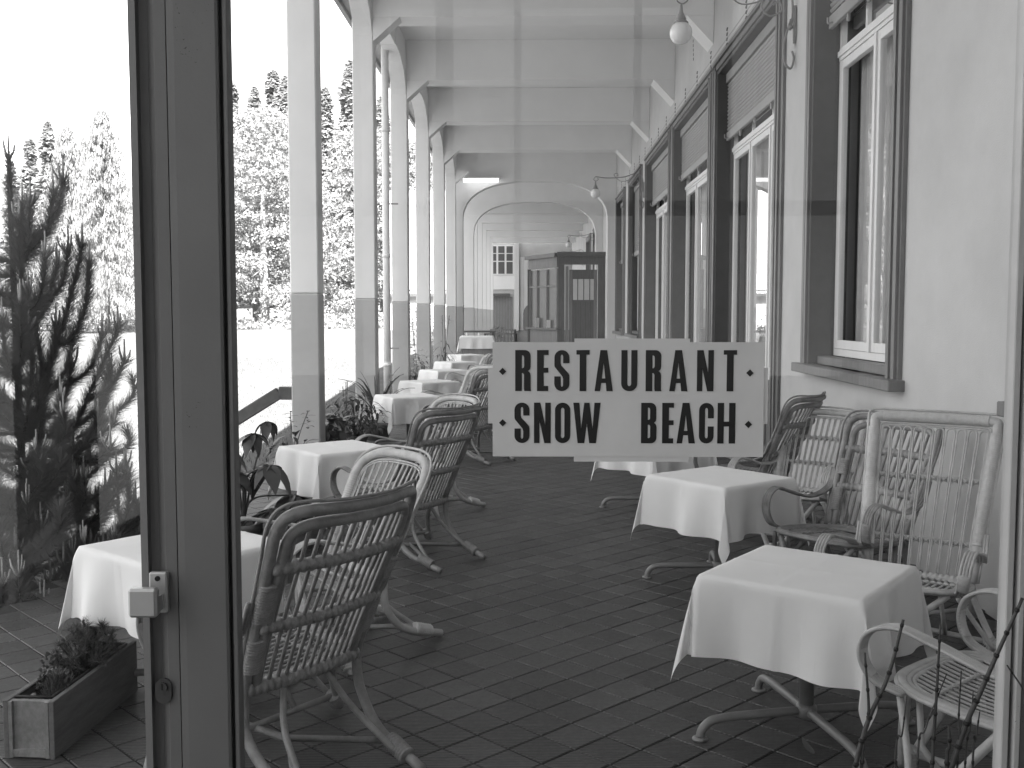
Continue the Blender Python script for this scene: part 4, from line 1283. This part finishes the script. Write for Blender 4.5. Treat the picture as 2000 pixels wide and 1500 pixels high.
# strap-leaved plant in a pot, near the second column
sp_ = empty('strap_leaved_plant', (-1.95, 12.9, 0))
MB().lathe([(.13, 0), (.19, .17), (.205, .18), (.205, .24), (.185, .24), (.175, .2)], n=22).build('pot', M['pot'], sp_)
MB().lathe([(.176, .2), (.08, .215), (.0, .22)], n=16).build('soil', M['soil'], sp_)
for k in range(22):
    q = MB(); a = k*2.399; L = .45+.45*rnd.random(); lean = .25+.6*rnd.random(); ca, sa = math.cos(a), math.sin(a); n = 9; wd = .02+.008*rnd.random()
    for i in range(n+1):
        t = i/n; rr = L*lean*t*(.5+.5*t); z = .2+L*(t-.35*lean*1.6*t*t*t); w2 = wd*(1-t**2.5)*(.6+.4*min(1, t*3))
        q.v += [(ca*rr-sa*w2, sa*rr+ca*w2, z+.006), (ca*rr, sa*rr, z), (ca*rr+sa*w2, sa*rr-ca*w2, z+.006)]
    for i in range(n):
        b = 3*i; q.f += [(b, b+1, b+4, b+3), (b+1, b+2, b+5, b+4)]; q.smooth += [True, True]
    q.build('leaf', M['leaf'] if k % 3 else M['leaf_mid'], sp_, fixn=False)
tag(sp_, 'potted plant with long arching strap leaves at the foot of the second column', 'plant')
# bushy plants between the columns
def bush(loc, r, h, n, m, name, lab, ll=.09, ww=.045, pot=True, flowers=0, seed=1, tall=0):
    rr = random.Random(seed)
    o = empty(name, loc)
    if pot:
        MB().lathe([(.09, 0), (.13, .15), (.14, .16), (.14, .2), (.12, .2), (.115, .17)], n=18).build('pot', M['pot'], o)
        MB().lathe([(.116, .165), (.05, .178), (.0, .18)], n=14).build('soil', M['soil'], o)
    st = MB(); lf = MB(); base = .17 if pot else 0
    lm_ = leaf_mesh(ll, ww, .5, 4)
    for i in range(n):
        a = rr.random()*6.28; u = rr.random()**.6; rad = r*u; z = base + h*(.15+.85*rr.random()*(1-.5*u*u))
        p_ = Vector((math.cos(a)*rad, math.sin(a)*rad, z))
        if i % 6 == 0: st.tube(spline([(0,0,base), tuple(p_*.5+Vector((0,0,base*.3))), tuple(p_)], 4), .004, 5)
        mt = Matrix.Translation(p_) @ Matrix.Rotation(a-math.pi/2+rr.gauss(0,.6), 4, 'Z') @ Matrix.Rotation(rr.gauss(-.1,.5), 4, 'X') @ Matrix.Scale(.6+.7*rr.random(), 4)
        lf.add([mt @ Vector(v) for v in lm_.v], lm_.f, True)
    for k in range(tall):
        a = rr.random()*6.28; d = r*.5*rr.random(); top = (math.cos(a)*d*1.8, math.sin(a)*d*1.8, base+h*1.6+.1*rr.random())
        st.tube(spline([(0,0,base), (math.cos(a)*d, math.sin(a)*d, base+h), top], 5), .005, 5)
        for j in range(9):
            mt = Matrix.Translation(Vector(top)-Vector((0,0,.02*j))) @ Matrix.Rotation(j*2.4, 4, 'Z') @ Matrix.Rotation(.5, 4, 'X') @ Matrix.Scale(.7, 4)
            lf.add([mt @ Vector(v) for v in lm_.v], lm_.f, True)
    st.build('stem', M[m], o); lo = lf.build('foliage', M[m], o, fixn=False); lo['kind'] = 'stuff'
    if flowers:
        f_ = MB()
        for k in range(flowers):
            a = rr.random()*6.28; rad = r*.8*rr.random()**.5; c = (math.cos(a)*rad, math.sin(a)*rad, base+h*(.5+.6*rr.random()))
            f_.lathe([(.004,-.01),(.022,.0),(.026,.008),(.012,.016),(.002,.012)], c, 7)
        f_.build('flower', M['cloth'], o)['kind'] = 'stuff'
    tag(o, lab, 'plant')
    return o
bush((-2.02, 11.7, 0), .33, .55, 260, 'leaf', 'bushy_plant', 'dark bushy pot plant left of the strap leaved plant', .12, .035, seed=3)
bush((-2.2, 10.9, 0), .26, .40, 90, 'leaf', 'broad_leaved_plant', 'low pot plant with broad dark leaves in front of the widest column', .15, .09, seed=4)
bush((-2.18, 11.9, 0), .16, .35, 70, 'leaf_mid', 'tall_stemmed_plant', 'thin pale plant with two tall stems against the shaded lawn', .08, .02, seed=5, tall=3)
bush((-2.30, 9.7, 0), .22, .30, 50, 'leaf_mid', 'creeping_plant', 'loose pale leaved plant at the foot of the widest column', .12, .05, seed=6, tall=2)
bush((-1.98, 18.1, .0), .22, .75, 130, 'leaf_mid', 'flowering_plant', 'small white flowering pot plant just right of the third visible column', .09, .04, flowers=26, seed=8, tall=1)
bush((-1.92, 22.3, .0), .28, .85, 90, 'leaf', 'spiky_plant', 'thin spiky pot plant rising beside the farthest left tables', .26, .022, seed=9, tall=2)
bush((-1.98, 29.3, 0), .14, 1.0, 60, 'leaf_mid', 'slender_plant', 'slender pot plant in front of the arch pillar', .2, .03, seed=10, tall=1)
bush((-1.5, 47.5, .0), .5, .9, 120, 'leaf_mid', 'bushy_plant', 'far pot plant on the bench row beyond the arches', .25, .05, seed=12)

# long planter with dwarf pine, bottom left
pl = make_box(.19, .66, .21, 'long_planter'); pl.location = (-1.785, 3.89, 0); pl.rotation_euler.z = R(-3)
tag(pl, 'long wooden planter trough on the floor at the left edge', 'planter')
def needle_ball(mb, c, r, n, L, rr, up=.3, w=.0016):
    for i in range(n):
        d = Vector((rr.gauss(0,1), rr.gauss(0,1), rr.gauss(up,1))).normalized()
        b = Vector(c)+d*r*rr.random()*.7; e = b+d*L*(.7+.5*rr.random()); s = d.cross(Vector((rr.gauss(0,1), rr.gauss(0,1), rr.gauss(0,1)))).normalized()*w
        mb.add([b-s, b+s, e], [(0,1,2)])
dpn = empty('dwarf_pine', (-1.775, 3.98, .185)); rr = random.Random(5); q = MB(); st = MB()
for i in range(85):
    a = rr.random()*6.28; u = rr.random()**.5; c = (math.cos(a)*.105*u, math.sin(a)*.20*u, .03+.17*(1-u*u*.75)*(.4+.6*rr.random()))
    st.tube([(0,0,-.02), (c[0]*.6, c[1]*.6, c[2]*.45), c], .0035, 5); needle_ball(q, c, .012, 55, .032, rr, .5, .0011)
st.build('branch', M['bark'], dpn); o = q.build('needles', M['needle'], dpn, fixn=False); o['kind'] = 'stuff'
tag(dpn, 'rounded dwarf pine growing in the long planter', 'plant')
def sedum(loc, rx, ry, h, n, m, nm, lab, seed, ll, lw):
    rr = random.Random(seed); o = empty(nm, loc); q = MB(); lm_ = leaf_mesh(ll, lw, -.2, 3)
    for i in range(n):
        a = rr.random()*6.28; u = rr.random()**.5; c = Vector((math.cos(a)*rx*u, math.sin(a)*ry*u, h*(1-u*u)*(.3+.7*rr.random())))
        for k in range(7):
            mt = Matrix.Translation(c) @ Matrix.Rotation(k*.9+a, 4, 'Z') @ Matrix.Rotation(R(50)+rr.gauss(0,.2), 4, 'X')
            q.add([mt @ Vector(v) for v in lm_.v], lm_.f, True)
    lo = q.build('foliage', M[m], o, fixn=False); lo['kind'] = 'stuff'
    tag(o, lab, 'plant'); return o
sedum((-1.835, 3.80, .19), .045, .10, .13, 80, 'leaf_pale', 'stonecrop', 'pale branching stonecrop at the left of the planter', 2, .014, .009)
sedum((-1.765, 3.70, .185), .045, .06, .075, 70, 'leaf_mid', 'spiky_succulent', 'spiky succulent tuft near the planter front', 3, .036, .006)
for k, (x, y, r_) in enumerate(((-1.85, 3.62, .018), (-1.83, 3.60, .013), (-1.80, 3.62, .022), (-1.77, 3.60, .014), (-1.75, 3.63, .017), (-1.84, 3.66, .015))):
    q = MB(); q.lathe([(r_*math.sin(math.pi*i/8)*(1+.1*math.sin(k+i)), -r_*.7*math.cos(math.pi*i/8)) for i in range(1, 8)], n=10)
    o = q.build('pebble', M['stone']); o.location = (x, y, .188); o.rotation_euler = (.2*k, .1, k)
    tag(o, 'small pebble lying on the soil at the front of the planter', 'pebble', 'pebbles in the planter')

# horsetail in front of the glass, bottom right
hp_ = empty('horsetail_plant', (.68, 1.66, 0))
MB().lathe([(.16, 0), (.2, .30), (.21, .31), (.21, .36), (.19, .36), (.18, .32)], n=22).build('pot', M['pot'], hp_)
MB().lathe([(.182, .32), (.08, .335), (.0, .34)], n=16).build('soil', M['soil'], hp_)
def stem(pts, r0):
    P = spline([(p[0]-.68, p[1]-1.66, p[2]) for p in pts], 8)
    q = MB(); nd = MB(); n = len(P)
    q.tube(P, [r0*(1-.55*i/(n-1)) for i in range(n)], 7)
    Ls = 0; nxt = .05
    for i in range(n-1):
        seg = (P[i+1]-P[i]).length
        while nxt < Ls+seg:
            c = P[i].lerp(P[i+1], (nxt-Ls)/seg); d = (P[i+1]-P[i]).normalized(); rr_ = r0*(1-.55*i/(n-1))
            nd.tube([c-d*.004, c-d*.001, c+d*.003], [rr_*1.05, rr_*1.4, rr_*1.1], 7); nxt += .042
        Ls += seg
    s = q.build('stem', M['horsetail'], hp_); nd.build('node', M['horsetail_node'], s)
for pts, r0 in (
    ([(.60,1.72,.33),(.712,1.70,.83),(.765,1.70,.983),(.822,1.70,1.125)], .0062),
    ([(.48,1.70,.33),(.55,1.70,.83),(.602,1.70,.99),(.625,1.70,1.087)], .0052),
    ([(.55,1.72,.33),(.561,1.70,.83),(.571,1.70,.92),(.562,1.70,1.03)], .0040),
    ([(.66,1.68,.33),(.68,1.70,.83),(.684,1.70,.964),(.687,1.70,1.08)], .0038),
    ([(.70,1.72,.33),(.722,1.70,.83),(.722,1.70,.92),(.724,1.70,1.0)], .0024),
    ([(.72,1.70,.33),(.735,1.70,.83),(.742,1.70,.90),(.745,1.70,.965)], .0022),
    ([(.62,1.68,.33),(.618,1.70,.83),(.628,1.70,.89),(.634,1.70,.955)], .0022),
    ([(.64,1.66,.33),(.655,1.70,.83),(.667,1.70,.90),(.70,1.70,.995)], .0022),
    ([(.70,1.65,.33),(.705,1.70,.80),(.708,1.70,.87),(.706,1.70,.905)], .0045),
    ([(.74,1.68,.33),(.748,1.70,.83),(.752,1.70,.88),(.757,1.70,.93)], .0024),
    ([(.80,1.72,.33),(.842,1.70,.86),(.836,1.70,.95),(.800,1.70,1.01)], .0028),
    ([(.78,1.66,.33),(.838,1.70,.80),(.85,1.70,.92),(.86,1.70,1.06)], .0050),
): stem(pts, r0)
tag(hp_, 'dark horsetail stems standing before the glass at bottom right', 'plant')

# small litter on the floor
for (x, y, a, s, lab) in ((1.02, 3.62, .4, .07, 'dry crumpled leaf on the floor by the nearest right table foot'), (.78, 8.95, 1.0, .06, 'dry leaf on the floor beyond the second right table'), (.95, 6.3, 2.0, .05, 'dry leaf under the second right table')):
    me = leaf_mesh(s, s*.5, -.4, 4).mesh('dry_leaf'); me.materials.append(M['twig'])
    o = link('dry_leaf', me, None, (x, y, .012)); o.rotation_euler = (.1, .15, a); tag(o, lab, 'leaf', 'dry leaves on the floor')

# ------------------------------------------------------------------ young mountain pine just outside, left
YP = 6.25
mp_ = empty('mountain_pine', (-3.16, YP, ground_z(-3.16, YP)))
pz0 = mp_.location.z
wood = MB(); nee = MB(); can = MB(); rp = random.Random(11)
def shoot(pts, r0, dens=620, nl=.115, candles=True, bare=0.0):
    P = spline(pts, 7)
    n = len(P)
    wood.tube([p - Vector((-3.16, YP, pz0)) for p in P], [r0*(1-.6*i/(n-1)) for i in range(n)], 6)
    L = sum((P[i+1]-P[i]).length for i in range(n-1))
    for i in range(n-1):
        a, b = P[i], P[i+1]; d = (b-a); l = d.length; d.normalize()
        if i/(n-1) < bare: continue
        for k in range(int(l*dens*3.6+rp.random())):
            c = a.lerp(b, rp.random())
            o_ = Vector((rp.gauss(0,1), rp.gauss(0,1), rp.gauss(0,1))); o_ = (o_-d*o_.dot(d)).normalized()
            e = c + (o_*(.75+.3*rp.random()) + d*(.55+.5*rp.random()) + Vector((0,0,.1))).normalized()*nl*(.75+.5*rp.random())
            s = d.cross(o_)*.0019
            c2 = c-Vector((-3.16, YP, pz0)); e2 = e-Vector((-3.16, YP, pz0))
            nee.add([c2-s, c2+s, e2], [(0,1,2)])
    if candles:
        tip = P[-1]-Vector((-3.16, YP, pz0))
        for k in range(rp.choice((3,4,5))):
            h = (.14 if k == 0 else .05+.07*rp.random()); ox, oy = (0,0) if k == 0 else (rp.gauss(0,.022), rp.gauss(0,.022))
            can.tube([tip+Vector((ox*.3, oy*.3, -.01)), tip+Vector((ox, oy, h*.5)), tip+Vector((ox*1.2, oy*1.2, h))], [.0065, .0062, .004], 6)
Y_ = YP
shoot([(-3.16,Y_,pz0),(-3.16,Y_,.4),(-3.17,Y_,1.3),(-3.18,Y_,2.2),(-3.18,Y_,2.55)], .028, 420)
explicit = [
 [(-3.12,Y_,.45),(-3.0,Y_-.05,.95),(-2.94,Y_-.06,1.26),(-2.82,Y_-.05,1.64),(-2.73,Y_-.03,2.01)],
 [(-2.97,Y_-.05,1.1),(-3.0,Y_-.1,1.5),(-3.06,Y_-.12,1.76),(-3.08,Y_-.1,2.15)],
 [(-3.1,Y_+.05,.5),(-2.92,Y_+.1,.80),(-2.72,Y_+.1,1.2),(-2.57,Y_+.08,1.51)],
 [(-2.80,Y_+.1,1.05),(-2.66,Y_+.14,1.13),(-2.55,Y_+.12,1.3)],
 [(-2.90,Y_-.05,1.4),(-2.78,Y_-.1,1.45),(-2.68,Y_-.12,1.66),(-2.66,Y_-.1,1.9)],
 [(-3.14,Y_-.1,.4),(-2.95,Y_-.2,.55),(-2.75,Y_-.2,.75),(-2.52,Y_-.15,.93)],
 [(-2.75,Y_-.2,.75),(-2.62,Y_-.25,.72),(-2.50,Y_-.25,.80)],
 [(-3.14,Y_,.2),(-2.9,Y_-.1,.32),(-2.7,Y_-.15,.45),(-2.48,Y_-.1,.62)],
 [(-3.15,Y_+.1,.15),(-2.85,Y_+.15,.12),(-2.6,Y_+.15,.2),(-2.46,Y_+.1,.36)],
 [(-3.14,Y_,.95),(-3.25,Y_-.15,1.2),(-3.3,Y_-.15,1.6)],
 [(-3.15,Y_,.8),(-3.02,Y_-.2,1.0),(-2.98,Y_-.2,1.3),(-2.99,Y_-.2,1.52)],
 [(-3.15,Y_,1.5),(-3.05,Y_+.1,1.6),(-2.95,Y_+.1,1.9)],
 [(-3.15,Y_,1.9),(-3.1,Y_-.05,2.0),(-3.08,Y_-.05,2.25)],
 [(-3.1,Y_,.6),(-2.9,Y_+.2,.7),(-2.75,Y_+.25,1.0),(-2.7,Y_+.25,1.25)],
]
for e in explicit: shoot(e, .013, 640)
for k in range(26):       # whorls up the trunk
    z0 = .45+1.75*rp.random(); a = rp.uniform(-3.1, .7); L = (.25+.30*rp.random())*(1.15-.30*z0/2.3)
    b = Vector((-3.17, YP, z0)); d = Vector((math.cos(a), math.sin(a), 0))
    shoot([tuple(b), tuple(b+d*L*.5+Vector((0,0,.04))), tuple(b+d*L*.85+Vector((0,0,.16))), tuple(b+d*L+Vector((0,0,.36)))], .010, 600, candles=rp.random() < .8)
for k in range(95):       # the dense lower skirt
    z0 = -.35+1.25*rp.random()**1.6; a = rp.uniform(-2.4, .9); L = .35+.40*rp.random()
    b = Vector((-3.16+rp.gauss(0,.22), YP+rp.gauss(0,.2), z0)); d = Vector((math.cos(a), math.sin(a), 0))
    e = b+d*L*.75+Vector((0,0,.12+.2*rp.random()))
    if e.x > -2.46: e.x = -2.46-.1*rp.random()
    shoot([tuple(b), tuple(b.lerp(e,.5)-Vector((0,0,.03))), tuple(e), tuple(e+Vector((0,0,.12)))], .010, 560, candles=rp.random() < .75)
wood.build('branch', M['bark'], mp_); o = nee.build('needles', M['needle_tree'], mp_, fixn=False); o['kind'] = 'stuff'; can.build('candle', M['candle'], mp_)['kind'] = 'stuff'
tag(mp_, 'young mountain pine with upright pale shoots, close outside the glass on the left', 'tree')

# ------------------------------------------------------------------ trees on the slope
def crown_spruce(h, r, seed, droop=.25, fl=.30, nb=900, base=.10, pw=1.0, per=4):
    rr = random.Random(seed); q = MB()
    for i in range(nb):
        u = rr.random()**.85; z = h*(base+(1-base)*u)
        lobe = .75+.25*math.sin(z*2.1+seed)+.2*rr.gauss(0,.5)
        rad = r*((1-u)**pw*.95+.03)*max(.35, lobe); a = rr.random()*6.283
        for j in range(per):
            t = (.35+.65*(j+rr.random())/per)
            c = Vector((math.cos(a)*rad*t, math.sin(a)*rad*t, z-droop*rad*t+rr.gauss(0,.12)))
            s = fl*(.6+.8*rr.random())
            ax = Vector((math.cos(a+rr.gauss(0,.5)), math.sin(a+rr.gauss(0,.5)), rr.gauss(-.1,.35))).normalized()
            sd = ax.cross(Vector((rr.gauss(0,.4), rr.gauss(0,.4), 1))).normalized()
            q.add([c-sd*s*.45-ax*s*.3, c+sd*s*.4-ax*s*.2, c+ax*s*.9+sd*s*.1, c+ax*s*.3-sd*s*.5], [(0,1,2,3)])
    return q
def crown_pine(h, r, seed, nb=70, fl=.26, per=75, base=.12):
    """tiers of flat clumps with shadowed gaps between them"""
    rr = random.Random(seed); q = MB()
    for i in range(nb):
        u = (i+rr.random())/nb; z = h*(base+(1-base)*u)
        prof = math.sin(math.pi*min(1, (u*.86+.16)))**.75
        a = rr.random()*6.283; rad = r*prof*(.35+.65*rr.random()**.5)
        c = Vector((math.cos(a)*rad, math.sin(a)*rad, z)); cw = (.75+.65*rr.random())*r*.30; chh = .22+.22*rr.random()
        for j in range(per):
            d = Vector((rr.gauss(0,.55)*cw, rr.gauss(0,.55)*cw, rr.gauss(0,.42)*chh)); p_ = c+d
            s = fl*(.5+.8*rr.random())
            ax = Vector((rr.gauss(0,1), rr.gauss(0,1), rr.gauss(.3,.8))).normalized(); sd = ax.orthogonal().normalized()
            sd = (Matrix.Rotation(rr.random()*6.28, 3, ax) @ sd)
            q.add([p_-sd*s*.4, p_+ax*s*.25+sd*s*.1, p_+ax*s, p_+ax*s*.2-sd*s*.55], [(0,1,2,3)])
    return q
def crown_larch(h, r, seed, nb=620, per=9):
    rr = random.Random(seed); q = MB()
    for i in range(nb):
        u = rr.random()**.9; z = h*(.06+.94*u); a = rr.random()*6.283; rad = r*((1-u)**.75+.04)*(.55+.5*rr.random())
        for j in range(per):
            t = .25+.75*rr.random(); c = Vector((math.cos(a)*rad*t, math.sin(a)*rad*t, z+.25*rad*t*(.6-t)+rr.gauss(0,.1)))
            s = .14+.2*rr.random(); sd = Vector((rr.gauss(0,1), rr.gauss(0,1), 0)).normalized()*.032
            dn = Vector((rr.gauss(0,.25), rr.gauss(0,.25), -1)).normalized()*s
            q.add([c-sd, c+sd, c+dn+sd*.6, c+dn-sd*.6], [(0,1,2,3)])
    return q
def trunk_mb(h, r, limbs=0, seed=1, lo=.1, hi=.4, ll=1.5):
    rr = random.Random(seed); q = MB()
    q.tube([(0,0,-.6),(.03,0,h*.25),(0,.04,h*.6),(0,0,h*.96)], [r*1.25, r, r*.6, r*.08], 9)
    for k in range(limbs):
        z = h*(lo+(hi-lo)*rr.random()); a = rr.random()*6.28; L = ll*(.5+.6*rr.random())
        q.tube([(0,0,z),(math.cos(a)*L*.5, math.sin(a)*L*.5, z+.12*L),(math.cos(a)*L, math.sin(a)*L, z-.05*L)], [r*.22, r*.15, r*.04], 5)
    return q
kinds = {}
def tree_kind(key, cm, ck, tm, tk):
    cmsh = cm.mesh('crown'); cmsh.materials.append(M[ck]); tmsh = tm.mesh('trunk'); tmsh.materials.append(M[tk])
    kinds[key] = (cmsh, tmsh)
tree_kind('spruce', crown_spruce(17, 2.3, 1, nb=1500, pw=.55, fl=.34), 'crown_a', trunk_mb(17, .22, 14, 1, .05, .8, 1.8), 'bark')
tree_kind('spruce2', crown_spruce(20, 2.6, 5, droop=.35, nb=1700, pw=.5, fl=.34), 'crown_a', trunk_mb(20, .25, 14, 2, .05, .8, 2.0), 'bark')
tree_kind('pine', crown_pine(15.5, 4.8, 3, nb=150, per=150, fl=.27), 'crown_c', trunk_mb(12.5, .30, 12, 3, .08, .35, 2.2), 'bark_pale')
tree_kind('larch', crown_larch(15, 4.4, 4, nb=1000, per=22), 'crown_b', trunk_mb(14, .16, 8, 4, .1, .5, 2.0), 'bark')
tree_kind('shrub', crown_pine(2.6, 1.9, 9, nb=26, per=70, fl=.2, base=.05), 'crown_c', trunk_mb(2.2, .06, 4, 5, .1, .5, .8), 'bark')
NAME = {'spruce': 'spruce_tree', 'spruce2': 'spruce_tree', 'pine': 'stone_pine_tree', 'larch': 'larch_tree', 'shrub': 'shrub'}
TREES = [  # kind, x, y, scale, label
    ('pine', -18.0, 69, .93, 'big stone pine with a bare pale trunk, left of the widest column'),
    ('pine', -12.2, 76, .92, 'stone pine showing right of the widest column'),
    ('spruce2', -31.4, 108, 1.18, 'dark spruce left in the row above the big stone pine'),
    ('spruce', -29.4, 110, 1.36, 'spruce second in the row above the big stone pine'),
    ('spruce2', -27.9, 112, 1.27, 'tallest spruce in the row above the big stone pine'),
    ('spruce', -25.9, 109, 1.42, 'spruce close behind the widest column'),
    ('spruce2', -20.7, 104, 1.12, 'slim spruce just right of the widest column'),
    ('spruce', -18.0, 103, 1.45, 'slim spruce just left of the second column'),
    ('larch', -22.9, 55, .80, 'pale feathery larch beside the door post'),
    ('larch', -28.0, 62, .82, 'pale feathery larch in the middle of the left pane'),
    ('spruce', -32.4, 69, .80, 'dark spruce rising between the pine shoots'),
    ('spruce2', -35.6, 73, .66, 'dark spruce at the left edge behind the pine top'),
    ('larch', -40.5, 72, .72, 'pale larch behind the mountain pine at the left edge'),
    ('larch', -36.0, 84, .82, 'pale larch farther up behind the dark spruce'),
    ('spruce', -37.2, 88, .95, 'spruce half hidden between the pale larches'),
    ('larch', -43.5, 76, .80, 'pale larch farthest left, behind the top shoot of the mountain pine'),
    ('spruce', -40.0, 79, .72, 'grey spruce at the far left, between two pale larches'),
    ('larch', -31.6, 73, .90, 'pale larch behind the dark spruce, middle of the left pane'),
    ('pine', -24.0, 76, .80, 'broad pine hidden mostly by the wide door post'),
    ('pine', -21.0, 78, .86, 'pine close behind the big stone pine'),
    ('spruce', -14.2, 98, 1.2, 'spruce showing just left of the second column, lower one'),
    ('shrub', -33.0, 64, .9, 'low shrub at the foot of the pale larches'),
    ('shrub', -28.6, 60, .8, 'low pale shrub at the meadow edge, left pane'),
    ('shrub', -24.9, 56, .7, 'low shrub at the meadow edge beside the door post'),
    ('spruce', -10.4, 80, .95, 'spruce beside the downpipe'),
    ('pine', -8.9, 74, .85, 'stone pine beyond the downpipe'),
    ('larch', -6.6, 72, .85, 'pale larch seen between the third and fourth columns'),
    ('shrub', -15.2, 66, 1.0, 'low dark shrub right of the bare trunk'),
    ('shrub', -19.6, 64, .8, 'low shrub left of the bare trunk'),
    ('shrub', -11.6, 66, .9, 'low shrub below the pine right of the widest column'),
    ('shrub', -4.6, 40, .55, 'small dark shrub beyond the fourth column'),
]
for k, (kd, x, y, s, lab) in enumerate(TREES):
    cm_, tm_ = kinds[kd]
    r = empty(NAME[kd], (x, y, ground_z(x, y)), rnd.random()*6.28)
    a = link('crown', cm_, r); b = link('trunk', tm_, r)
    r.scale = (s, s, s)
    tag(r, lab, 'shrub' if kd == 'shrub' else 'tree', 'shrubs on the lawn' if kd == 'shrub' else 'trees on the slope')
# low undergrowth along the edge of the wood
ug = MB(); ru = random.Random(77)
for k in range(150):
    x = -48+42*ru.random(); y = 58+.2*abs(x+24)+9*ru.random()+.25*max(0, x+24); z = ground_z(x, y); w_ = .6+1.1*ru.random(); h_ = .35+.9*ru.random()
    for j in range(60):
        p_ = Vector((x+ru.gauss(0, .45)*w_, y+ru.gauss(0, .45)*w_, z+abs(ru.gauss(0, .5))*h_)); s_ = .10+.14*ru.random()
        ax = Vector((ru.gauss(0,1), ru.gauss(0,1), ru.gauss(.4,.8))).normalized(); sd = (Matrix.Rotation(ru.random()*6.28, 3, ax) @ ax.orthogonal().normalized())
        ug.add([p_-sd*s_*.5, p_+sd*s_*.5, p_+ax*s_*1.3], [(0,1,2)])
tag(ug.build('undergrowth', M['crown_b'], fixn=False), 'pale undergrowth along the edge of the wood', kind='stuff')
# far mountain, burnt out by the light
mt = MB(); nxm, nym = 40, 8
for j in range(nym+1):
    for i in range(nxm+1):
        x = -900+900*i/nxm; y = 900+300*j/nym; e = math.sin(math.pi*j/nym)
        mt.v.append((x, y, -5+e*(150+120*math.exp(-((x+430)/160)**2)+40*noise.noise(Vector((x*.006, y*.006, 0)))+18*noise.noise(Vector((x*.03, y*.03, 5))))))
for j in range(nym):
    for i in range(nxm): mt.f.append((j*(nxm+1)+i, j*(nxm+1)+i+1, (j+1)*(nxm+1)+i+1, (j+1)*(nxm+1)+i)); mt.smooth.append(True)
tag(mt.build('mountain', M['rock']), 'pale mountain washed out by the light at the upper left', kind='structure')
